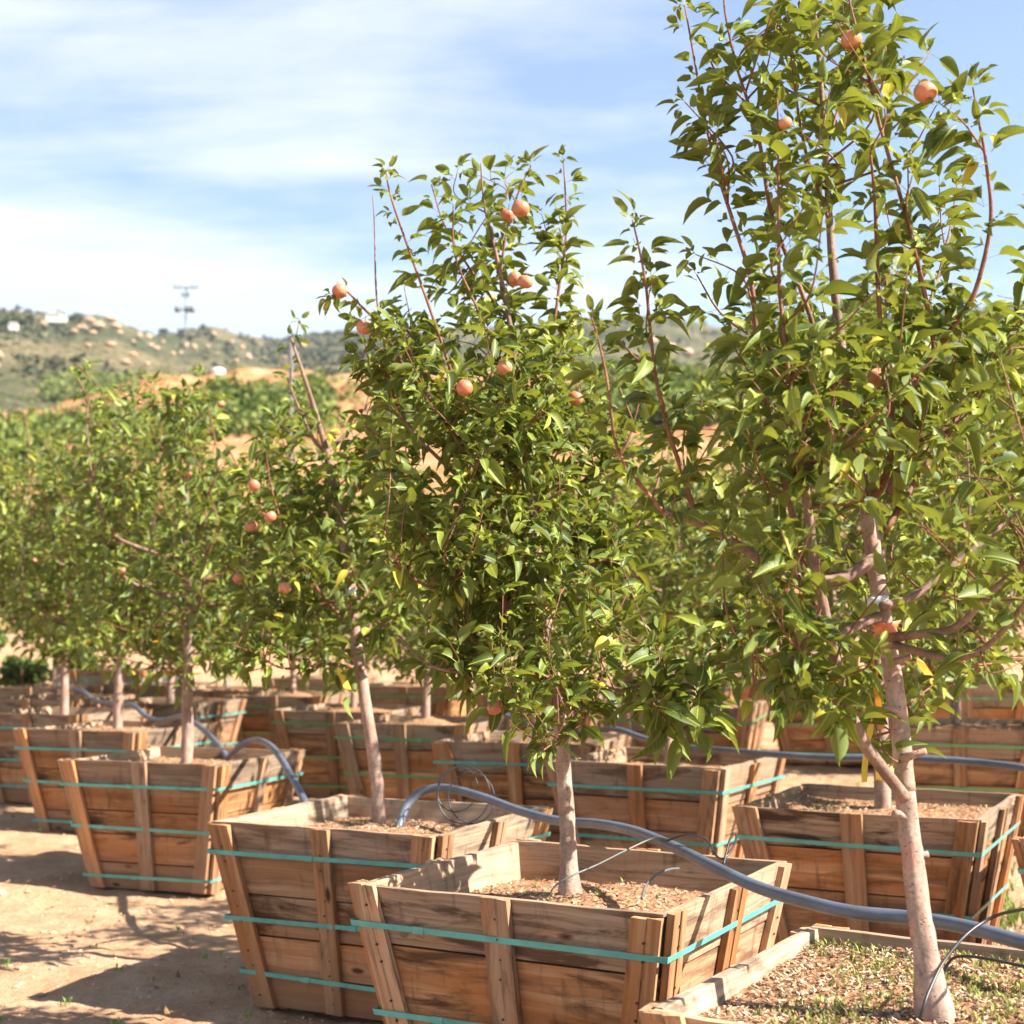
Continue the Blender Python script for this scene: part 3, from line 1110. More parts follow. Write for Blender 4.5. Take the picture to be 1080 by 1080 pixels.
# base flare
0 and tube(Z.trunk, [(.004, 0, -.05), (.002, 0, .0), (0, 0, .05), (-.002, 0, .12)], [.052, .044, .037, .031], 14, lump=.12)
for (px_k, py_k, dx_, L_, rr_) in ((951, 800, .9, .030, .007), (948, 752, -1, .018, .006), (957, 862, -1, .014, .008), (938, 700, 1, .022, .006), (962, 905, 1, .012, .007)):
    c_ = PX(px_k, py_k, zY + .03)
    e_ = c_ + np.array((dx_, -.5, .35)) * (L_ + .016)
    tube(Z.trunk, np.array([c_, (c_ + e_) / 2, e_]) - Z.o, [rr_ * 1.5, rr_, rr_ * .9], 8, lump=.2)
ZL = [
    ([(955, 842), (934, 815), (912, 785), (894, 745), (882, 700), (872, 655), (860, 600), (853, 545), (846, 495)], 0, -.12, .0125, .0085, 0),
    ([(845, 500), (838, 440), (830, 380), (822, 300), (821, 200), (820, 105)], -.12, -.12, .0085, .002, 1),
    ([(921, 590), (890, 588 + 22), (850, 612), (815, 600), (780, 575), (740, 553), (700, 540)], .08, -.05, .014, .007, 0),
    ([(926, 650), (890, 668), (860, 690), (820, 700), (790, 735)], .06, -.1, .011, .004, 0),
    ([(700, 540), (678, 515), (668, 500), (650, 470), (640, 400), (630, 355), (624, 335)], -.05, -.15, .006, .002, 1),
    ([(735, 552), (722, 505), (705, 455), (692, 400), (686, 350), (681, 300), (674, 262), (667, 232)], -.03, -.05, .007, .002, 1),
    ([(703, 440), (690, 395), (668, 375), (645, 352)], -.04, -.1, .0035, .0015, 1),
    ([(850, 612), (835, 540), (815, 460), (800, 370), (792, 296), (773, 233), (757, 183), (744, 128), (731, 55), (722, 5)], .0, .12, .009, .002, 1),
    ([(880, 420), (850, 320), (815, 230), (802, 155), (788, 105), (777, 70), (765, 15), (762, -25)], .1, .0, .007, .002, 1),
    ([(914, 540), (935, 500), (940, 440), (932, 389), (926, 300), (923, 218), (918, 160)], .1, -.1, .011, .003, 1),
    ([(960, 415), (975, 385), (985, 365), (967, 272), (946, 194), (928, 132), (913, 66), (898, 10), (890, -30)], -.05, -.08, .008, .002, 1),
    ([(985, 372), (1012, 335), (1030, 303), (1045, 233), (1040, 171), (1031, 120), (1026, 92)], -.05, -.15, .008, .002, 1),
    ([(1038, 160), (1015, 128), (990, 108)], -.14, -.2, .003, .0015, 1),
    ([(940, 520), (955, 470), (958, 430), (962, 410)], .1, -.05, .012, .009, 0),
    ([(930, 640), (965, 628), (1010, 592), (1050, 560), (1095, 520), (1130, 450)], .05, .2, .0095, .004, 0),
    ([(940, 672), (975, 668), (1010, 660), (1050, 620), (1090, 585), (1140, 520)], .04, -.15, .0095, .004, 0),
    ([(943, 680), (1000, 694), (1040, 682), (1078, 640), (1110, 590)], .04, -.28, .008, .0035, 0),
    ([(934, 560), (970, 500), (1010, 440), (1060, 380), (1090, 300), (1100, 220)], .1, .3, .009, .003, 1),
    ([(905, 490), (880, 440), (850, 400), (800, 360), (760, 330), (735, 290)], .13, .35, .008, .002, 1),
    ([(898, 440), (930, 380), (975, 330), (1000, 250), (1010, 190)], .13, .4, .007, .002, 1),
    ([(875, 235), (850, 160), (838, 90), (832, 20), (830, -30)], .15, .1, .005, .002, 1),
    ([(871, 160), (890, 90), (905, 20)], .18, .25, .004, .002, 1),
    ([(882, 700), (860, 720), (845, 690), (838, 665)], -.1, -.25, .005, .002, 1),
    ([(905, 775), (880, 740), (860, 722), (845, 712)], .0, -.22, .006, .003, 1),
]
for pts, o0, o1, r0, r1, kind in ZL:
    P = pxl(zY, pts, o0, o1)
    if kind:
        C, _ = Z.wood(P, r0 * .8, r1 * .8, Z.shoot, 6, 7)
        Z.leafy(C, .06, .024, .062, .60)
    else:
        Z.wood(P, r0, r1, Z.limb, 6, 9, .08)
R1 = random.Random(3)
zrows = [(-40, 780, 930), (0, 740, 960), (100, 720, 1040), (200, 700, 1080), (300, 680, 1140), (400, 640, 1190), (500, 650, 1200), (600, 690, 1190), (700, 730, 1180), (760, 800, 1100)]


def zd(px, py):
    if px < 740 and py < 600:
        return .35
    if py < 60:
        return .5
    if py < 330:
        return .22 if px < 960 else .15
    if 875 < px < 965 and py > 430:
        return .22
    if py > 560 and px > 915:
        return .15
    if py > 640:
        return .2
    return 1.0


Z.fill(targets(R1, zrows, zY + .05, .42, 150, zd), .060, .15)
Z.fill(targets(R1, [(690, 800, 900), (780, 830, 905)], zY - .2, .1, 3), .055, .05, .015, .5, leaves_from=.0)
for p in ((898, 42, -.1), (976, 97, -.2), (835, 631, -.15), (828, 130, -.12), (926, 398, .1)):
    Z.apple(PX(p[0], p[1], zY + p[2]), .0215 if p[0] != 828 else .014)
tz_root = Z.finish('tall near apple tree with leaning red grey trunk, its top and right side cut off', GRP)
print('Z leaves', Z.lv.count())

# ---- A : the centre tree
ao = PX(601, 944, 4.33)
ao[2] = crate_top('A')[2] - .13
aY = 4.33
A = Tree(ao, 202)
Ca, _ = A.wood([ao] + pxl(aY, [(599, 890), (596, 830), (592, 775), (585, 715), (577, 660), (570, 615), (563, 565), (556, 520)], 0, .05), .0245, .0155, A.trunk, 7, 14, .10, flare=.55)
0 and tube(A.trunk, [(.004, 0, -.03), (.0, 0, .03), (0, 0, .09)], [.044, .038, .031], 14, lump=.15)
A.wood([Ca[-1]] + pxl(aY, [(552, 470), (545, 410), (537, 337), (522, 263), (511, 217), (507, 172)], .06, .0), .0155, .002, A.limb, 6, 8, .05, pw=.8)
AL = [
    ([(585, 715), (566, 713), (545, 676), (532, 635), (521, 583), (510, 520), (497, 460), (473, 383), (455, 330), (430, 260), (412, 207), (407, 180)], 0, -.15, .011, .002, 1),
    ([(578, 675), (550, 672), (525, 676), (505, 700), (488, 709), (450, 700), (420, 670)], 0, -.1, .009, .003, 0),
    ([(585, 705), (620, 715), (655, 727), (700, 716), (740, 703), (790, 696)], 0, -.25, .007, .003, 0),
    ([(560, 545), (590, 520), (630, 500), (660, 470), (675, 420)], .05, .1, .009, .003, 1),
    ([(552, 470), (560, 420), (567, 380), (583, 343), (590, 300), (597, 247), (596, 200), (594, 168)], .05, .1, .008, .002, 1),
    ([(545, 430), (548, 397), (538, 337), (528, 300), (535, 240), (548, 200), (560, 175)], .05, .05, .006, .002, 1),
    ([(505, 500), (460, 430), (420, 377), (400, 343), (380, 322), (362, 305), (350, 312)], -.05, -.1, .007, .002, 1),
    ([(563, 565), (520, 540), (480, 500), (440, 460), (415, 420), (405, 360), (397, 310), (395, 240), (393, 205)], .05, .1, .008, .0015, 0),
    ([(572, 640), (530, 610), (480, 590), (440, 560), (410, 510), (400, 460)], 0, .2, .009, .003, 1),
    ([(572, 640), (620, 600), (660, 570), (690, 520), (700, 470)], .0, .3, .009, .003, 1),
    ([(570, 620), (540, 590), (500, 600), (460, 620), (425, 600), (405, 560)], .0, -.3, .008, .003, 1),
    ([(590, 722), (600, 745), (618, 755), (600, 775), (585, 783), (572, 792)], -.05, -.35, .005, .002, 1),
    ([(537, 337), (500, 290), (470, 240), (455, 195)], .05, .15, .005, .002, 1),
    ([(530, 400), (505, 330), (480, 270), (478, 215)], .05, -.15, .005, .002, 1),
    ([(580, 700), (545, 725), (530, 728), (524, 734)], .0, -.1, .004, .002, 1),
    ([(660, 726), (690, 745), (712, 770)], -.15, -.25, .0035, .002, 1),
    ([(700, 716), (700, 700), (690, 685)], -.2, -.3, .0035, .002, 1),
]
for pts, o0, o1, r0, r1, kind in AL:
    P = pxl(aY, pts, o0, o1)
    if kind:
        C, _ = A.wood(P, r0, r1, A.shoot, 6, 7)
        A.leafy(C, .10, .024, .066, .62)
    else:
        A.wood(P, r0, r1, A.limb, 6, 9, .08)
arows = [(180, 390, 600), (250, 380, 620), (300, 360, 625), (350, 360, 640), (400, 385, 650), (500, 390, 670), (600, 402, 690), (680, 420, 690), (725, 520, 650)]


def ad(px, py):
    if py < 330:
        return .16 if px > 450 else .10
    if py > 640 and px > 600:
        return .6
    return 1.0


A.fill(targets(R1, arows, aY + .02, .42, 235, ad), .068, .14)
A.fill(targets(R1, [(690, 660, 800), (740, 680, 760)], aY - .25, .06, 10), .085, .03, .02, .5, leaves_from=.0)
for p in ((358, 307, -.12), (384, 345, -.1), (549, 220, -.05), (535, 227, 0), (490, 409, -.4), (554, 297, -.1), (543, 294, -.05), (532, 388, -.3), (522, 746, -.15), (607, 420, -.1)):
    A.apple(PX(p[0], p[1], aY + p[2]), .0235 if p[0] < 540 or p[1] > 250 else .026)
A.finish('bushy centre apple tree with pale straight trunk in the front centre crate', GRP)
print('A leaves', A.lv.count())

# ---- B : thinner tree with bare leaning leader
bY = 5.75
bo = PX(401, 868, bY)
bo[2] = crate_top('B')[2] - .10
B = Tree(bo, 303)
B.wood([bo] + pxl(bY, [(397, 820), (390, 770), (381, 715), (374, 660), (369, 615), (362, 565), (354, 525)], 0, .05), .027, .017, B.trunk, 7, 12, .12)
B.wood(pxl(bY, [(354, 525), (345, 480), (337, 450), (325, 410), (313, 375), (307, 357)], .05, 0), .016, .004, B.limb, 6, 8, .08)
BL = [
    ([(343, 478), (330, 462), (315, 430), (306, 408), (303, 398)], .05, 0, .009, .003, 0),
    ([(344, 478), (365, 458), (378, 445), (387, 425), (392, 395)], .05, .2, .010, .003, 0),
    ([(374, 660), (350, 640), (320, 600), (300, 560), (285, 510), (280, 470)], 0, -.2, .009, .003, 1),
    ([(380, 705), (340, 700), (300, 705), (270, 690), (245, 680)], 0, -.3, .008, .002, 1),
    ([(372, 640), (400, 610), (425, 560), (430, 500), (425, 450)], 0, .2, .009, .003, 1),
    ([(362, 565), (335, 540), (310, 510), (300, 470), (290, 440)], 0, .3, .008, .002, 1),
    ([(376, 680), (400, 660), (430, 640), (440, 600)], 0, -.2, .008, .003, 1),
    ([(358, 545), (380, 510), (395, 480), (400, 440)], 0, -.1, .007, .002, 1),
    ([(371, 630), (330, 640), (290, 650), (260, 620), (250, 580)], 0, .1, .008, .002, 1),
]
for pts, o0, o1, r0, r1, kind in BL:
    P = pxl(bY, pts, o0, o1)
    if kind:
        C, _ = B.wood(P, r0, r1, B.shoot, 6, 6)
        B.leafy(C, .1, .030, .074, .35)
    else:
        B.wood(P, r0, r1, B.limb, 6, 7, .08)
B.fill(targets(R1, [(440, 290, 420), (500, 255, 430), (600, 240, 440), (690, 245, 430), (715, 260, 330)], bY, .5, 95,
               lambda px, py: 1 if py < 660 else .5), .076, .12)
B.fill([PX(309, 360, bY), PX(306, 405, bY), PX(330, 440, bY), PX(388, 410, bY + .2)], .05, .02, .02, .2, leaves_from=.5)
for p in ((268, 512, -.3), (285, 545, -.3), (265, 555, -.1), (252, 610, 0), (300, 620, -.3)):
    B.apple(PX(p[0], p[1], bY + p[2]), .024)
B.finish('apple tree with bare twig top and yellow hang tag, left of the centre tree', GRP)
print('B leaves', B.lv.count())


# ---- generic row trees
def row_tree(seed, n, lean=(0, 0), ht=2.05, rad=.62, leaf=LO, base=.62, apples=8, size=.078, r0=.036):
    """a potted apple tree standing on z=0, trunk clean to `base`, crown up to `ht`"""
    t = Tree((0, 0, 0), seed, leaf)
    R = t.R
    lx, ly = lean
    f = lambda h, j=0: (lx * h + R.uniform(-j, j), ly * h + R.uniform(-j, j), h)
    t.wood([f(-.05), f(.25, .01), f(.5, .015), f(.8, .02), f(1.1, .03)], r0, r0 * .6, t.trunk, 5, 10, .1)
    t.wood([f(1.1, .02), f(1.4, .03), f(1.7, .05), f(ht - .05, .08)], r0 * .55, .003, t.limb, 5, 6)
    nl = 9
    for i in range(nl):
        h = base + .06 + (ht - base) * .45 * i / nl
        a = i * 2.4 + R.uniform(-.4, .4)
        ln = rad * R.uniform(.65, 1.0)
        c = np.array(f(h))
        d = np.array((cos(a), sin(a), 0))
        e = c + d * ln + np.array((0, 0, .25 + .3 * R.random()))
        C, _ = t.wood([c, c + d * ln * .45 + np.array((0, 0, .05)), c + d * ln * .8 + np.array((0, 0, .16)), e, e + np.array((0, 0, .3))], .011, .003, t.limb, 4, 6)
        t.leafy(C[len(C) // 3:], .1, .04, size, .3)
        for k in range(2):
            b = C[R.randint(len(C) // 2, len(C) - 1)]
            P = [b, b + np.array((R.gauss(0, .05), R.gauss(0, .05), .2)), b + np.array((R.gauss(0, .08), R.gauss(0, .08), R.uniform(.35, .7)))]
            if P[2][2] > ht + .1:
                P[2][2] = ht + R.uniform(-.1, .1)
            t.sprout(P, .006, .05, size=size, step=.034, spur=.25)
    tg = []
    while len(tg) < n:
        u = R.random()
        zz = base + .02 + (ht - base) * u
        rr = rad * (0.55 + .6 * sin(pi * min(1, u * .85 + .12))) * math.sqrt(R.random())
        a = R.uniform(0, 2 * pi)
        if u > .82 and R.random() < .5:
            continue
        tg.append((lx * zz + rr * cos(a), ly * zz + rr * sin(a), zz))
    t.fill(tg, size, .12, .036, .25)
    for i in range(apples):
        a, rr, zz = R.uniform(0, 2 * pi), rad * R.uniform(.6, 1.0), R.uniform(base + .3, ht - .1)
        t.apple((rr * cos(a), rr * sin(a), zz), R.uniform(.015, .021))
    return t


def put_tree(root, key, label, rz=0, sc=1.0, lx=0, ly=0, zsc=1.0):
    p = crate_top(key, lx, ly, -.09)
    root.location = tuple(p)
    root.rotation_euler = (0, 0, rz)
    root.scale = (sc, sc, sc * zsc)
    tag(root, label, 'apple tree', GRP)
    return root


tC = row_tree(401, 235, (-.02, 0), 1.98, .60, HI, .55, 7, .076, .034)
rC = put_tree(tC.finish('x', GRP, M_leaf_far), 'C', 'apple tree with dark trunk in the left crate beside the blue arching pipe', 0, 1.0)
tE = row_tree(402, 230, (.0, .02), 2.05, .72, HI, .50, 4, .078, .034)
rE = put_tree(tE.finish('x', GRP, M_leaf_far), 'E', 'apple tree standing behind the near leaning one, same line of sight', 0, 1.05)
tF = row_tree(403, 200, (-.02, 0), 1.75, .62, LO, .45, 4, .078, .027)
rF = put_tree(tF.finish('x', GRP, M_leaf_far), 'F', 'slim trunked apple tree filling the gap between the two big trees', 0, .95)
tP = row_tree(404, 250, (.02, .01), 2.0, .62, LO, .50, 6, .080, .032)
P1 = put_tree(tP.finish('x', GRP, M_leaf_far), 'D', 'apple tree with pale trunk in the mounded crate at left', 1.0, 1.04)
tQ = row_tree(405, 240, (-.02, .02), 1.95, .66, LO, .55, 7, .080, .034)
P2 = put_tree(tQ.finish('x', GRP, M_leaf_far), 'M', 'apple tree in the crate cut off by the left edge', .5, 1.02)
spec = [
    ('G', P1, 'apple tree rising behind the centre tree from the pale grey crate', 2.0, .86),
    ('H', P2, 'apple tree just right of and behind the yellow tagged trunk', 4.0, .80),
    ('J', P1, 'apple tree hidden behind the yellow tagged one, its trunk just left', 3.3, .84),
    ('K2', P2, 'far apple tree over the orange brown crate left of centre', 1.5, .86),
    ('K1', P1, 'far apple tree behind the dark trunk at left', 5.2, .88),
    ('K0', P2, 'far apple tree between the two pale left trunks', 2.6, .92),
    ('M2', P1, 'blurred apple tree with reddish trunk near the left edge', 4.4, 1.05),
    ('N', P2, 'blurred apple tree behind the mounded crate', 3.6, 1.0),
    ('I1', P1, 'far row apple tree seen left of the leaning trunk', .8, .95),
    ('I2', P2, 'far row apple tree seen right of the leaning trunk', 2.2, .98),
    ('I3', P1, 'far row apple tree at the right edge', 3.0, 1.0),
    ('I4', P2, 'highest standing apple tree behind the right far row', 5.0, .92),
    ('I0', P2, 'distant apple tree over the branch between the big trees', 1.1, .9),
]
for key, src, lab, rz, sc in spec:
    put_tree(copy_tree(src), key, lab, rz, sc)

# more trees of the block behind, standing in crates as well
extra = [(-5.6, 15.8, 'farthest left blurred apple tree in the block', P1, 1.0), (-6.4, 13.9, 'blurred apple tree right at the left edge of the picture', P2, 1.02),
         (-5.35, 17.8, 'apple tree deep in the left block over the back crates', P2, .96), (-2.9, 17.4, 'apple tree in the last row above the arched pipe', P1, .82),
         (-1.6, 15.2, 'apple tree in the last row behind the yellow tagged one', P1, .78), (-.3, 12.6, 'apple tree deep behind the centre tree, left half', P2, .84),
         (.75, 10.9, 'apple tree deep behind the centre tree, right half', P1, .84), (2.3, 9.4, 'apple tree behind the near leaning tree, second row', P2, .95),
         (3.6, 8.9, 'apple tree behind the right edge crate, second row', P1, 1.0), (2.2, 15.6, 'apple tree in the last row behind the near tree', P1, .88),
         (5.4, 13.4, 'apple tree in the last row by the right edge', P2, .95)]
for i, (fx, fy, lab, src, sc) in enumerate(extra):
    key = 'X%d' % i
    CR[key] = crate_copy((protoH, protoJ, CR['G'])[i % 3], fx, fy, -.28, 'planter crate of the ' + lab)
    put_tree(copy_tree(src), key, lab, i * 1.3, sc)

# ------------------------------------------------------------------ irrigation pipes and drip tubes
def pipe(name, pts, r, mat, label, cat, n=12, group=None):
    mb = MB()
    C = catmull([PX(*p) for p in pts], 10)
    o0 = C[0].copy()
    tube(mb, C - o0, r, n, uvs=1)
    o = mb.build(name, mat, None, smooth=True, loc=tuple(o0))
    return tag(o, label, cat, group)


IR = 'irrigation pipes draped over the crates'
pipe('irrigation_pipe', [(1180, 1012, 2.95), (1085, 995, 3.08), (1020, 978, 3.22), (960, 968, 3.36), (900, 962, 3.44), (850, 951, 3.55), (800, 936, 3.70), (752, 914, 3.86), (712, 894, 4.15),
                         (670, 877, 4.5), (630, 869, 4.75), (590, 866, 4.95), (550, 856, 5.15), (515, 843, 5.35), (485, 834, 5.5), (462, 831, 5.58), (443, 836, 5.6), (429, 850, 5.58), (420, 874, 5.53)],
     .0158, M_hose, 'thick grey blue irrigation pipe snaking from the right edge across the front crates', 'pipe', 14, IR)
pipe('irrigation_pipe', [(1130, 822, 6.3), (1080, 810, 6.5), (1020, 803, 6.7), (950, 799, 6.85), (880, 799, 7.0), (820, 796, 7.2), (760, 791, 7.6), (715, 787, 8.0), (680, 779, 8.35), (648, 769, 8.6),
                         (610, 772, 8.9), (570, 768, 9.2), (535, 755, 9.4), (515, 742, 9.6)],
     .0165, M_hose, 'long irrigation pipe lying behind the second row crates on the right', 'pipe', 12, IR)
pipe('irrigation_pipe', [(332, 872, 6.1), (323, 850, 6.15), (316, 834, 6.25), (305, 815, 6.5), (295, 798, 6.9), (284, 786, 7.3), (270, 781, 7.6), (255, 786, 7.7), (240, 800, 7.8)],
     .0165, M_hose, 'irrigation pipe arching over the back corner of the left crate', 'pipe', 12, IR)
pipe('irrigation_pipe', [(240, 800, 8.1), (232, 788, 8.3), (220, 775, 8.6), (206, 763, 9.2), (190, 756, 9.6), (170, 760, 9.9), (155, 756, 10.2), (140, 744, 10.5), (120, 742, 11), (100, 739, 11.4), (86, 729, 11.8), (60, 724, 12.4)],
     .0175, M_hose, 'blurred irrigation pipe running back between the left crates', 'pipe', 12, IR)
DR = 'thin drip tubes feeding the crates'
pipe('drip_tube', [(1120, 950, 2.75), (1085, 958, 2.85), (1050, 966, 2.95), (1020, 985, 2.92), (995, 1015, 2.84), (980, 1045, 2.79), (974, 1062, 2.77), (970, 1074, 2.77)], .0034, M_tube,
     'black drip tube curving down beside the near leaning trunk', 'drip tube', 6, DR)
pipe('drip_tube', [(1120, 1026, 2.95), (1080, 1019, 3.0), (1035, 1010, 3.05), (1010, 1009, 3.08), (1000, 1016, 3.1), (994, 1030, 3.1)], .0034, M_tube,
     'short black drip tube lying on the mulch at the right edge', 'drip tube', 6, DR)
pipe('drip_tube', [(708, 886, 4.18), (690, 884, 4.25), (660, 897, 4.2), (630, 912, 4.15), (600, 925, 4.1), (585, 935, 4.1), (580, 944, 4.1)], .0030, M_tubeg,
     'thin grey drip tube running from the pipe to the centre trunk', 'drip tube', 6, DR)
pipe('drip_tube', [(700, 888, 4.15), (725, 880, 4.1), (745, 886, 4.0), (755, 902, 3.9), (764, 905, 3.85), (775, 890, 3.9), (776, 880, 3.95), (770, 885, 3.9), (763, 912, 3.83)], .0030, M_tube,
     'black drip tube looped over the pipe on the front crate rim', 'drip tube', 6, DR)
pipe('drip_tube', [(677, 948, 4.0), (681, 935, 4.05), (692, 923, 4.1), (706, 917, 4.15), (716, 916, 4.2)], .0036, M_tubeg,
     'short pale drip tube end sticking up from the mulch', 'drip tube', 6, DR)
mb = MB()
for i, (cx, cy, rr, tl) in enumerate(((489, 838, 27, .1), (497, 842, 24, -.2), (482, 834, 21, .35))):
    c = PX(cx, cy, 5.45)
    r = rr / FPX * 5.5
    P = [c + np.array((r * cos(a), r * .35 * sin(a) * cos(tl) + .02 * i, r * sin(a) * 1.05 + .25 * r * cos(a) * sin(tl))) for a in np.linspace(0, 2 * pi * .97, 30)]
    tube(mb, np.array(P) - PX(489, 838, 5.45), .0026, 5)
tag(mb.build('tube_coil', M_tube, None, smooth=True, loc=tuple(PX(489, 838, 5.45))), 'thin black tube coil hung on the pipe over the grey topped crate', 'tube coil')

# pipe clips on rims and trunk ties and tags
M_white = mat_simple('white_tape', (.72, .74, .74), .5)
M_coral = mat_simple('coral_tape', (.75, .22, .10), .5, .4, .2, 80)
M_yel = mat_simple('yellow_tag', (.72, .55, .08), .45, .4, .05)
M_org = mat_simple('orange_tag', (.80, .34, .03), .45, .4, .05)
M_clip = mat_simple('dark_clip', (.05, .05, .06), .5)


def wrap(name, p, r, hgt, mat, label, cat, ruff=0.0, group=None):
    mb = MB()
    n = 22
    V, F = [], []
    Rr = random.Random(int(p[0] * 1000))
    for i in range(n):
        a = 2 * pi * i / n
        for k, z_ in enumerate((-hgt, -hgt * .3, hgt * .3, hgt)):
            rr = r * (1 + .04 * Rr.random()) + (ruff * Rr.random() * (k == 3 or k == 0))
            V.append((rr * cos(a), rr * sin(a), z_ + Rr.uniform(-1, 1) * hgt * .15 + .15 * r * cos(a)))
    for i in range(n):
        for k in range(3):
            a, b = i * 4 + k, ((i + 1) % n) * 4 + k
            F.append((a, b, b + 1, a + 1))
    mb.add(V, F)
    o = mb.build(name, mat, None, smooth=True, loc=tuple(p))
    m = o.modifiers.new('t', 'SOLIDIFY')
    m.thickness = .0012
    return tag(o, label, cat, group)


TG = 'ties wrapped round the trunks'
wrap('tape_tie', PX(926, 637, zY + .095), .0205, .015, M_white, 'white tape tie round the near leaning trunk', 'tape', 0, TG)
wrap('tape_tie', PX(934, 664, zY + .08), .0215, .014, M_coral, 'torn coral tape tie just below the white one on the near trunk', 'tape', .012, TG)
wrap('tape_tie', PX(933, 815, zY - .002), .0165, .011, M_yel, 'yellow tape tie round the low left fork of the near trunk', 'tape', 0, TG)
wrap('tape_tie', PX(570, 627, aY + .035), .0205, .014, M_white, 'white tape tie round the centre tree trunk', 'tape', 0, TG)
wrap('tape_tie', PX(573, 642, aY + .03), .0215, .014, M_coral, 'coral tape tie round the centre tree trunk', 'tape', .014, TG)
wrap('tape_tie', PX(370, 624, bY + .035), .0215, .016, M_white, 'white tape tie on the trunk with the yellow hang tag', 'tape', 0, TG)
wrap('tape_tie', PX(371, 634, bY + .035), .0225, .012, M_coral, 'coral tape tie on the trunk with the yellow hang tag', 'tape', .01, TG)


def hang_tag(p, w, h, tilt, mat, label, ry=0.0):
    mb = MB()
    V, F = [], []
    n = 7
    for i in range(n):
        t = i / (n - 1)
        bend = .12 * h * sin(t * 2.2)
        ww = w * (.35 if i == 0 else 1) * .5
        for sx in (-1, 1):
            V.append((sx * ww + t * tilt * h, bend + sx * .1 * w, -t * h))
    for i in range(n - 1):
        F.append((2 * i, 2 * i + 1, 2 * i + 3, 2 * i + 2))
    mb.add(V, F)
    tube(mb, [(0, 0, 0), (.002, .004, .02), (-.004, .008, .045)], .0008, 5)
    o = mb.build('plant_tag', mat, None, loc=tuple(p))
    o.rotation_euler = (0, 0, ry)
    m = o.modifiers.new('t', 'SOLIDIFY')
    m.thickness = .0012
    return tag(o, label, 'plant tag', 'plant tags hanging on the trees')


hang_tag(PX(357, 704, bY - .12), .026, .085, .42, M_yel, 'pale yellow tag hanging beside the trunk left of the centre tree')
hang_tag(PX(921, 755, zY + .06), .014, .13, -.12, M_yel, 'long yellow tag hanging against the near leaning trunk', .3)
hang_tag(PX(921, 700, zY + .10), .012, .13, .10, M_org, 'narrow orange ribbon hanging on the near leaning trunk', -.3)
hang_tag(PX(968, 695, 4.4), .026, .075, .7, M_org, 'orange tag right of the near leaning trunk')
hang_tag(PX(568, 748, aY - .03), .006, .11, .1, M_org, 'narrow orange ribbon on the centre trunk')
hang_tag(PX(160, 662, 9.2), .032, .09, .2, M_org, 'orange tag blurred in the left block, right of the pale trunk')
hang_tag(PX(132, 672, 9.3), .035, .05, -.4, M_org, 'small orange tag at the top of a pale left trunk')
hang_tag(PX(91, 672, 9.4), .035, .04, .1, M_org, 'small orange tag farthest left in the block')

# ------------------------------------------------------------------ clods, stones, weeds on the ground
mb = MB()
Rg = random.Random(9)
ico = [(0, 0, 1), (.9, 0, .3), (.28, .85, .3), (-.72, .52, .3), (-.72, -.52, .3), (.28, -.85, .3), (.72, .52, -.4), (-.28, .85, -.4), (-.9, 0, -.4), (-.28, -.85, -.4), (.72, -.52, -.4), (0, 0, -1)]
icf = [(0, 1, 2), (0, 2, 3), (0, 3, 4), (0, 4, 5), (0, 5, 1), (1, 6, 2), (2, 7, 3), (3, 8, 4), (4, 9, 5), (5, 10, 1), (6, 7, 2), (7, 8, 3), (8, 9, 4), (9, 10, 5), (10, 6, 1), (11, 7, 6), (11, 8, 7), (11, 9, 8), (11, 10, 9), (11, 6, 10)]
ico = np.array(ico)
n = 0
while n < 5200:
    y_ = Rg.uniform(4.2, 17) if n % 2 else Rg.uniform(4.2, 8)
    x_ = Rg.uniform(-.40, .40) * y_
    s_ = min(.03, .0045 * exp(Rg.gauss(0, .6)) * (1 if y_ < 8 else 1.6))
    z_ = float(height(x_, y_)) + float(fbm(np.array(x_ * 1.3), np.array(y_ * 1.3), 3)) * .045 + abs(float(fbm(np.array(x_ * 7), np.array(y_ * 7), 3))) * .022 - .02
    sc_ = np.array((Rg.uniform(.7, 1.3), Rg.uniform(.7, 1.3), Rg.uniform(.4, .8))) * s_
    a = Rg.uniform(0, 6)
    rot = np.array([[cos(a), -sin(a), 0], [sin(a), cos(a), 0], [0, 0, 1]])
    k = Rg.uniform(.7, 1.15)
    mb.add((ico * sc_ * (1 + .2 * np.array([Rg.random() for _ in range(12)]))[:, None]) @ rot.T + np.array((x_, y_, z_ + s_ * .2)), icf, (.50 * k, .33 * k, .21 * k))
    n += 1
tag(mb.build('clods', M_chip, None), 'small dry clods and stones scattered on the tan dirt', kind='stuff')
mb = MB()
for i in range(170):
    y_ = Rg.uniform(4.6, 15)
    x_ = Rg.uniform(-.38, .38) * y_
    z_ = float(height(x_, y_)) - .02
    for b in range(Rg.randint(5, 12)):
        a = Rg.uniform(0, 2 * pi)
        hgt = Rg.uniform(.008, .028)
        d = np.array((cos(a), sin(a), 0)) * hgt
        p = np.array((x_ + Rg.uniform(-.02, .02), y_ + Rg.uniform(-.02, .02), z_))
        s_ = np.array((-sin(a), cos(a), 0)) * .004
        mb.add([p - s_ * .4, p + s_ * .4, p + d * .5 + s_ + (0, 0, hgt * .8), p + d * .5 - s_ + (0, 0, hgt * .8), p + d + (0, 0, hgt)], [(0, 1, 2, 3), (3, 2, 4)], (.16, .27, .05))
tag(mb.build('weeds', M_blade, None), 'sparse green weed seedlings on the dirt', kind='stuff')

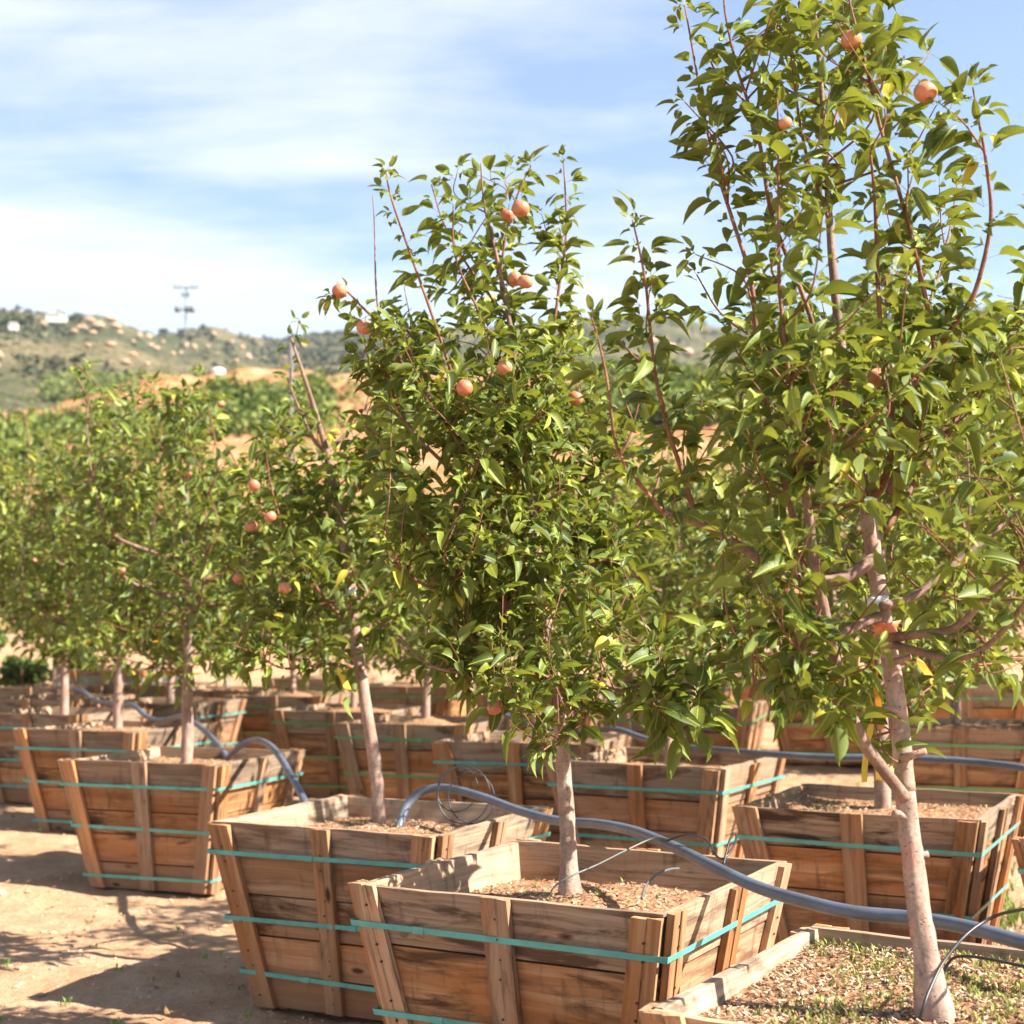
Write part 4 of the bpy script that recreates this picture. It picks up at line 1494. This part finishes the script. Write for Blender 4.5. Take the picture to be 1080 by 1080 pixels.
# dry leaves that fell on the dirt
mb = MB()
for i in range(520):
    y_ = Rg.uniform(4.2, 13)
    x_ = Rg.uniform(-.40, .38) * y_
    z_ = H(x_, y_) + float(fbm(np.array(x_ * 1.3), np.array(y_ * 1.3), 3)) * .045 + .004
    V_, F_, U_ = LO[i % 3]
    a, L_ = Rg.uniform(0, 6.28), Rg.uniform(.02, .042)
    ca, sa = cos(a), sin(a)
    P_ = V_ * L_ * np.array((1, 1, Rg.choice((-1, 1)) * 1.2))
    P_ = np.stack([P_[:, 0] * ca - P_[:, 1] * sa + x_, P_[:, 0] * sa + P_[:, 1] * ca + y_, P_[:, 2] + z_ + .006], -1)
    mb.add(P_, F_, np.array(Rg.choice(((.30, .17, .08), (.42, .27, .12), (.20, .11, .06), (.36, .33, .10)))))
tag(mb.build('fallen_leaves', M_blade, None), 'dry brown leaves fallen on the dirt between the crates', kind='stuff')

# a few weeds growing at the foot of the front centre crate and right of the second row
mb = MB()
for i in range(420):
    cx_, cy_ = (2.05, 6.9) if i % 3 else (.86, 4.02)
    x_, y_ = cx_ + Rg.gauss(0, .22 if i % 3 else .05), cy_ + Rg.gauss(0, .3 if i % 3 else .05)
    z_ = H(x_, y_) - .01
    for b in range(5):
        a = Rg.uniform(0, 2 * pi)
        hgt = Rg.uniform(.02, .09 if i % 3 else .16)
        d = np.array((cos(a), sin(a), 0)) * hgt * .5
        p = np.array((x_, y_, z_))
        s_ = np.array((-sin(a), cos(a), 0)) * .005
        mb.add([p - s_ * .4, p + s_ * .4, p + d * .5 + s_ + (0, 0, hgt * .8), p + d * .5 - s_ + (0, 0, hgt * .8), p + d + (0, 0, hgt)], [(0, 1, 2, 3), (3, 2, 4)], (.18 * Rg.uniform(.7, 1.3), .25, .05))
tag(mb.build('weed_patch', M_blade, None), 'green weeds growing on the dirt beside the crates', kind='stuff')


# ------------------------------------------------------------------ middle distance and hills
def surf(px, py):
    """walk a sight line until it meets the terrain beyond 26 m"""
    d = PX(px, py, 1.0) - np.array((0, 0, CAMZ))
    rr = np.geomspace(26, 1400, 900)
    P = d[None, :] * rr[:, None] + np.array((0, 0, CAMZ))
    hh = height(P[:, 0], P[:, 1])
    w = np.where(P[:, 2] < hh)[0]
    i = w[0] if len(w) else int(np.argmin(P[:, 2] - hh))
    p = P[i].copy()
    p[2] = hh[i]
    return p


def tufts(mb, x, y, z, r, h, n, R, cols, s=.16):
    """a leafy clump: n small upturned faces spread through a lumpy volume"""
    for i in range(n):
        u = np.array([R.gauss(0, 1) for _ in range(3)])
        u = u / (np.linalg.norm(u) + 1e-6) * R.random() ** .4
        c = np.array((x + u[0] * r, y + u[1] * r, z + h * .5 + u[2] * h * .55))
        k = s * r * R.uniform(.6, 1.4)
        a = np.array([R.gauss(0, 1) for _ in range(3)])
        a /= np.linalg.norm(a)
        b = np.cross(a, [R.gauss(0, 1) for _ in range(3)])
        b /= np.linalg.norm(b) + 1e-6
        mb.add([c - a * k, c + b * k * .8, c + a * k, c - b * k * .8], [(0, 1, 2, 3)], np.array(R.choice(cols)) * R.uniform(.8, 1.2))


M_fol = mat_col('far_foliage', .8, .2, .25)
M_scrub = mat_col('hill_scrub', .9, .1, .1)
Rh = random.Random(77)
greenrow = [(.12, .17, .035), (.17, .22, .05), (.07, .10, .025), (.21, .24, .07)]
darkg = [(.035, .06, .02), (.06, .09, .03), (.09, .12, .045)]
# shrub rows on the bank
mb = MB()
for i in range(190):
    p = surf(Rh.uniform(0, 420), Rh.uniform(392, 440))
    if vnoise(np.array(p[0] * .16), np.array(p[1] * .16)) < .05:
        continue
    rr = Rh.uniform(.25, .7)
    tufts(mb, p[0], p[1], p[2] - .1, rr, rr * 1.1, 24, Rh, greenrow)
for (x0, x1, y0, y1, n, r) in ((215, 345, 418, 462, 260, .8), (640, 760, 398, 450, 300, .9), (0, 60, 452, 500, 120, .8), (400, 640, 420, 470, 140, .8), (760, 1080, 390, 460, 260, .9), (60, 215, 445, 470, 120, .7)):
    for i in range(n):
        p = surf(Rh.uniform(x0, x1), Rh.uniform(y0, y1))
        rr = r * Rh.uniform(.5, 1.1)
        tufts(mb, p[0], p[1], p[2] - .1, rr, rr * 1.2, 34, Rh, greenrow)
tag(mb.build('hillside_shrubbery', M_fol, None), 'bright green shrub plantings on the tan bank', kind='stuff')
mb = MB()
for i in range(520):
    px, py = Rh.uniform(50, 178), 0
    r_ = Rh.uniform(140, 175)
    ratio = (px - 540) / 1551
    y_ = r_ / math.hypot(1, ratio)
    p = np.array((ratio * y_, y_, H(ratio * y_, y_)))
    tufts(mb, p[0], p[1], p[2] - .2, 1.5, 1.5, 26, Rh, [(.17, .20, .06), (.12, .15, .045), (.22, .24, .08)])
for i in range(260):
    px = Rh.uniform(200, 760)
    r_ = Rh.uniform(130, 200)
    ratio = (px - 540) / 1551
    y_ = r_ / math.hypot(1, ratio)
    tufts(mb, ratio * y_, y_, H(ratio * y_, y_) - .2, 2.0, 2.5, 26, Rh, greenrow)
tag(mb.build('grove', M_fol, None), 'yellow green grove beyond the bank below the hills', kind='stuff')
# scrub over the hills
bould = [(96, 344, 7, 3), (105, 350, 9, 4), (88, 352, 7, 3), (118, 342, 7, 3), (124, 350, 7, 3), (100, 358, 5, 2), (128, 357, 4, 2), (80, 356, 5, 2), (148, 360, 4, 3), (158, 361, 4, 3), (160, 370, 5, 2),
         (166, 374, 5, 2), (142, 366, 3, 2), (197, 370, 4, 3), (206, 373, 4, 3), (192, 378, 3, 2), (184, 379, 3, 2), (226, 357, 4, 2), (245, 365, 3, 2), (256, 372, 4, 2), (263, 382, 4, 3), (250, 386, 4, 2),
         (240, 350, 3, 1), (118, 371, 7, 2), (95, 373, 5, 2), (135, 392, 7, 3), (148, 397, 6, 2), (157, 392, 4, 2), (2, 385, 6, 4), (0, 397, 5, 4), (320, 370, 5, 3), (312, 378, 4, 2), (300, 382, 4, 2),
         (230, 378, 3, 1), (48, 348, 5, 3), (704, 372, 10, 4), (686, 366, 8, 4), (724, 378, 8, 4), (664, 360, 6, 3), (560, 352, 6, 3), (220, 371, 3, 2), (173, 366, 3, 2), (270, 360, 3, 1.5)]
BR = [float(np.hypot(*surf(b_[0], b_[1])[:2])) for b_ in bould]
mb = MB()
for i in range(6000):
    px = Rh.uniform(-60, 1140)
    if i % 3 and px > 420:
        px = Rh.uniform(-60, 420)
    r_ = Rh.uniform(170, 620)
    ratio = (px - 540) / 1551
    y_ = r_ / math.hypot(1, ratio)
    x_ = ratio * y_
    if vnoise(np.array(x_ * .03), np.array(y_ * .03)) < -.18:
        continue
    if any(abs(px - b_[0]) < b_[2] + 2 and abs(r_ - BR[q_]) < 60 for q_, b_ in enumerate(bould)):
        continue
    s_ = Rh.uniform(.6, 1.7) * (r_ / 400) ** .5
    tufts(mb, x_, y_, H(x_, y_) - .5, s_, s_ * 1.1, 10, Rh, [(.045, .058, .034), (.07, .082, .045), (.10, .105, .06), (.15, .14, .085)], .45)
tag(mb.build('hill_scrub', M_scrub, None), 'grey green chaparral covering the far hills', kind='stuff')
# boulders on the hills
M_rock = mat_simple('pale_granite', (.46, .31, .21), .95, .1, .25, .5)
bm_ = None
for i, (px, py, w, h) in enumerate(bould):
    p = surf(px, py)
    if bm_ is None or i < 4:
        mb = MB()
        nr, na = 7, 10
        V = []
        for a in range(nr + 1):
            for b in range(na):
                th, ph = pi * a / nr, 2 * pi * b / na
                k = 1 + .35 * float(vnoise(np.array(a * .9 + i * 7), np.array((b % na) * .9))) * (0 < a < nr)
                V.append((sin(th) * cos(ph) * k, sin(th) * sin(ph) * k, cos(th) * k))
        mb.add(V, [(a * na + b, (a + 1) * na + b, (a + 1) * na + (b + 1) % na, a * na + (b + 1) % na) for a in range(nr) for b in range(na)])
        o = mb.build('boulder', M_rock, None, smooth=False)
        bm_ = bm_ or []
        bm_.append(o)
    else:
        o = bm_[i % len(bm_)].copy()
        COL.objects.link(o)
    s_ = p[1] / FPX
    o.location = tuple(p + np.array((0, -1.5, h * s_ * .45 + .8)))
    o.scale = (w * s_ * .85, w * s_ * .85, h * s_ * 1.15)
    o.rotation_euler = (0, 0, i * 1.7)
    where = ('beside the white hilltop houses' if px < 60 and py < 360 else 'low at the left edge' if px < 60 else 'in the big outcrop right of the white house' if px < 132 and py < 365
             else 'below the left summit' if px < 175 and py < 385 else 'just above the dirt bank at left' if px < 175 else 'around the foot of the utility pole' if px < 212
             else 'on the low ridge right of the pole' if px < 280 else 'beyond the grey post' if px < 400 else 'seen between the two big trees')
    tag(o, 'pale granite boulder on the hillside ' + where, 'boulder', 'hill boulders ' + where)


def far_tree(px, py, wpx, hpx, label, Y=None, cols=darkg, n=260, name='hill_tree', grp='trees along the ridge'):
    p = surf(px, py) if Y is None else np.array((PX(px, py, Y)[0], Y, H(PX(px, py, Y)[0], Y)))
    s_ = p[1] / FPX
    root = thing(name, tuple(p), 0, label, 'tree', grp)
    mb = MB()
    w, h = wpx * s_ / 2, hpx * s_
    tube(mb, [(0, 0, -h * .1), (w * .05, 0, h * .3), (0, 0, h * .6)], [w * .12, w * .09, w * .04], 7)
    for k in range(4):
        a = k * 1.7
        tube(mb, [(0, 0, h * .25), (w * .35 * cos(a), w * .35 * sin(a), h * .5), (w * .55 * cos(a), w * .55 * sin(a), h * .75)], [w * .06, w * .04, w * .02], 5)
    mb.build('trunk', M_limb, root, smooth=True)
    cb = MB()
    for k in range(9):
        a, rr = Rh.uniform(0, 6.28), Rh.uniform(.15, .62)
        tufts(cb, w * rr * cos(a), w * rr * sin(a), h * Rh.uniform(.15, .5), w * Rh.uniform(.35, .55), h * .42, n // 9 * 2, Rh, cols, .22)
    cb.build('crown', M_fol, root)
    return root


far_tree(20, 346, 24, 14, 'round dark tree on the ridge at the far left, between two white buildings')
far_tree(6, 345, 16, 10, 'low dark tree at the left edge of the ridge')
far_tree(76, 342, 15, 12, 'small dark round tree just right of the white hilltop house')
far_tree(32, 343, 12, 13, 'dark tree touching the left side of the hilltop house group')
for i, (a, b, w, h, lab) in enumerate(((335, 396, 30, 34, 'dark bushy tree beyond the bank, left of the palm'), (352, 396, 36, 44, 'tall dark green tree next to the palm beyond the bank'),
                                       (398, 392, 34, 40, 'dark tree right of the palm, behind the centre crown'))):
    far_tree(a, b, w, h, lab, 96 + 4 * i, [(.06, .09, .025), (.10, .14, .035), (.15, .17, .05)], 420, 'broadleaf_tree', 'trees beyond the bank')
far_tree(655, 392, 60, 44, 'green broad tree on the skyline left of the near tree', 118, [(.07, .10, .03), (.12, .15, .05)], 420, 'broadleaf_tree', 'trees beyond the bank')
far_tree(702, 395, 54, 46, 'round green tree on the skyline touching the near tree', 112, [(.07, .10, .03), (.13, .16, .05)], 420, 'broadleaf_tree', 'trees beyond the bank')
far_tree(930, 372, 90, 100, 'tall tree on the skyline behind the upper shoots of the near tree', 110, [(.06, .09, .03), (.13, .16, .05)], 520, 'broadleaf_tree', 'trees beyond the bank')
far_tree(1040, 380, 90, 110, 'tall tree on the skyline at the right edge', 108, [(.06, .09, .03), (.13, .16, .05)], 520, 'broadleaf_tree', 'trees beyond the bank')

for i, (a, b, w, h, lab) in enumerate(((22, 702, 70, 60, 'dark leafy bush behind the farthest left crates'), (82, 700, 60, 54, 'green bush low behind the pale left trunks'),
                                       (-18, 706, 60, 70, 'leafy bush cut off by the left edge behind the crates'), (262, 640, 50, 40, 'shrub on the tan slope behind the left block'))):
    far_tree(a, b, w, h, lab, 17.5 + i * 1.2, [(.05, .08, .02), (.09, .13, .03), (.13, .16, .04)], 900, 'bush', 'bushes at the foot of the bank')

# palm
pp = PX(376, 400, 92)
pp[2] = H(pp[0], 92)
palm = thing('palm_tree', tuple(pp), 0, 'small palm with yellow green fronds beyond the dirt bank', 'palm')
mb = MB()
tube(mb, [(0, 0, -.2), (.05, 0, 1.0), (0, 0, 1.9)], [.32, .26, .24], 9)
mb.build('trunk', M_limb, palm, smooth=True)
fr = MB()
for i in range(34):
    a, el = Rh.uniform(0, 6.28), Rh.uniform(-.2, 1.3)
    d = np.array((cos(a), sin(a), 0))
    pr = None
    for k in range(7):
        t = k / 6
        c = np.array((0, 0, 1.9)) + d * 1.6 * t * cos(el) + np.array((0, 0, 1)) * (1.6 * t * sin(el) - 1.1 * t * t)
        w_ = .22 * sin(pi * min(1, t * .9 + .1)) * np.array((-sin(a), cos(a), 0))
        if pr is not None:
            fr.add([pr[0] - pr[1], pr[0], c, c - w_], [(0, 1, 2, 3)], (.22, .27, .07))
            fr.add([pr[0], pr[0] + pr[1] - (0, 0, .08), c + w_ - (0, 0, .08), c], [(0, 1, 2, 3)], (.16, .21, .05))
        pr = (c, w_)
fr.build('fronds', M_fol, palm)

# utility pole
M_pole = mat_simple('weathered_pole', (.17, .165, .17), .9)
M_metal = mat_simple('grey_transformer', (.16, .17, .18), .6)
pY = 150.0
pb = PX(194, 440, pY)
pb[2] = H(pb[0], pY)
top = PX(191, 301, pY)[2] - pb[2]
up = thing('utility_pole', tuple(pb), 0, 'tall utility pole with two crossarms and transformers in front of the hills', 'utility pole')
mb = MB()
tube(mb, [(0, 0, -1), (0, 0, top * .5), (0, 0, top)], [.075, .07, .06], 8)
mb.build('pole', M_pole, up, smooth=True)
s_ = pY / FPX
for dy, hw_ in ((3, 13.0), (12, 4.0), (27, 8.5)):
    mb = MB()
    zc = top - dy * s_
    P = [((hw_ if i & 1 else -hw_) * s_, (.08 if i & 2 else -.08) - .18, zc + (.055 if i & 4 else -.055)) for i in range(8)]
    hexa(mb, P, (1, 1, 1))
    o = mb.build('crossarm', M_pole, up)
    for k in (-1, -.55, .55, 1):
        m2 = MB()
        tube(m2, [(hw_ * s_ * k * .95, -.22, zc + .08), (hw_ * s_ * k * .95, -.22, zc + .42)], [.07, .05], 6)
        m2.build('insulator', M_metal, o, smooth=True)
for k in (-7.5, 3.0, 8.0):
    mb = MB()
    tube(mb, [(k * s_, -.55, top - 30 * s_), (k * s_, -.55, top - 26.5 * s_), (k * s_, -.55, top - 24 * s_)], [.30, .31, .27], 12)
    tube(mb, [(k * s_, -.5, top - 24 * s_), (k * s_, -.5, top - 23 * s_)], [.07, .05], 6)
    mb.build('transformer', M_metal, up, smooth=True)
# hilltop house and outbuildings
M_stucco = mat_simple('white_stucco', (.72, .70, .66), .9, .2, .04, .4)
M_roof = mat_simple('pale_roof', (.55, .48, .42), .9, .1, .1, .6)
M_glass = mat_simple('window_glass', (.05, .06, .08), .15, .6)


def house(px, py, wpx, hpx, label, name='house'):
    p = surf(px, py)
    p[2] += 1.5
    s_ = p[1] / FPX
    w, h, d = wpx * s_ / 2, hpx * s_, wpx * s_ * .35
    root = thing(name, tuple(p), .15, label, 'house', 'buildings on the hilltop')
    mb = MB()
    hexa(mb, [((w if i & 1 else -w), (d if i & 2 else -d), (h * .72 if i & 4 else -h * .5)) for i in range(8)], (1, 1, 1))
    mb.build('walls', M_stucco, root)
    mb = MB()
    z0, z1, e = h * .722, h, 1.08
    V = [(-w * e, -d * 1.15, z0), (w * e, -d * 1.15, z0), (w * e, d * 1.15, z0), (-w * e, d * 1.15, z0), (-w * .7, 0, z1), (w * .7, 0, z1)]
    mb.add(V, [(0, 1, 5, 4), (2, 3, 4, 5), (1, 2, 5), (3, 0, 4), (3, 2, 1, 0)])
    mb.build('roof', M_roof, root)
    for k in (-.6, -.15, .3, .7):
        mb = MB()
        hexa(mb, [(w * k + (w * .1 if i & 1 else -w * .1), -d + (.05 if i & 2 else -.06), (h * .5 if i & 4 else h * .2)) for i in range(8)], (1, 1, 1))
        mb.build('window', M_glass, root)
    return root


house(57, 343, 15, 8, 'white house on the hilltop at the upper left')
house(14, 353, 9, 6, 'smaller white building lower on the hilltop, left of the house')
house(66, 344, 8, 5, 'low pale outbuilding joined to the right of the white hilltop house')
# white dome shaped tank beyond the bank
tp = PX(230, 397, 84)
tp[2] = H(tp[0], 84) - .15
tank = thing('water_tank', tuple(tp), 0, 'white domed tank standing on the crest behind the left trees', 'tank')
tr = 7.5 * 84 / FPX
th_ = .7
mb = MB()
tube(mb, [(0, 0, -.3), (0, 0, th_)], tr, 28)
mb.build('wall', M_stucco, tank)
mb = MB()
na = 28
V = [(tr * 1.03 * cos(2 * pi * b / na) * cos(e_), tr * 1.03 * sin(2 * pi * b / na) * cos(e_), th_ + tr * .42 * sin(e_)) for e_ in np.linspace(0, pi / 2 - .02, 8) for b in range(na)]
mb.add(V, [(a * na + b, a * na + (b + 1) % na, (a + 1) * na + (b + 1) % na, (a + 1) * na + b) for a in range(7) for b in range(na)])
mb.build('dome', M_stucco, tank, smooth=True)
# grey covers behind the left bank
M_tarp = mat_simple('grey_ground_cover', (.33, .36, .40), .7, .3, .2, .4)
for i, (x0, x1, yc, lab) in enumerate(((48, 82, 424, 'grey ground cover sheet beyond the left bank, the left one'), (94, 158, 420, 'long grey ground cover sheet beyond the left bank, the right one'))):
    mb = MB()
    n = 14
    V = []
    for a in range(n):
        for b in range(3):
            px = x0 + (x1 - x0) * a / (n - 1)
            p = PX(px, 420, 96 + 4 * b)
            V.append((p[0], p[1], H(p[0], p[1]) + .9 + .35 * sin(a * 1.9 + i) * (b == 1) - .5 * (b != 1)))
    mb.add(V, [(a * 3 + b, (a + 1) * 3 + b, (a + 1) * 3 + b + 1, a * 3 + b + 1) for a in range(n - 1) for b in range(2)])
    o = mb.build('ground_cover_sheet', M_tarp, None)
    m = o.modifiers.new('t', 'SOLIDIFY')
    m.thickness = .1
    tag(o, lab, 'cover sheet')
M_post = mat_simple('grey_post', (.14, .13, .125), .9, .2, .25, 6)
# grey post behind the bare twigs
gp = PX(307, 402, 26)
mb = MB()
zt = PX(307, 357, 26)[2]
gz = H(gp[0], 26)
tube(mb, [(0, 0, -.2), (0, 0, (zt - gz) * .5), (0, 0, zt - gz)], [.05, .048, .045], 10)
tube(mb, [(0, 0, zt - gz), (0, 0, zt - gz + .03)], [.06, .05], 10)
tag(mb.build('fence_post', M_post, None, smooth=True, loc=(gp[0], 26, gz)), 'tall grey wooden post behind the bare twig tree top', 'post')

# ------------------------------------------------------------------ air
mh = bpy.data.materials.new('haze_air')
mh.use_nodes = True
mh.node_tree.nodes.clear()
k = NT(mh.node_tree)
ho = k.n('ShaderNodeOutputMaterial')
hv = k.n('ShaderNodeVolumePrincipled', ins={'Color': (.80, .88, 1.0, 1), 'Density': 0.00020, 'Anisotropy': 0.2})
k.link(hv.outputs[0], ho.inputs['Volume'])
zlo = min(v.co.z for o_ in (ground, hill) for v in o_.data.vertices) - 1
mb = MB()
hexa(mb, [((1700 if i & 1 else -1700), (1700 if i & 2 else -1700), (165 if i & 4 else zlo)) for i in range(8)], (1, 1, 1))
hz_ = mb.build('haze', mh, None)
tag(hz_, 'thin pale haze softening the far hills', kind='stuff')
import bmesh
bmh = bmesh.new(); bmh.from_mesh(hz_.data)
bmesh.ops.remove_doubles(bmh, verts=bmh.verts, dist=.01)
bmesh.ops.recalc_face_normals(bmh, faces=bmh.faces)
bmh.to_mesh(hz_.data); bmh.free()
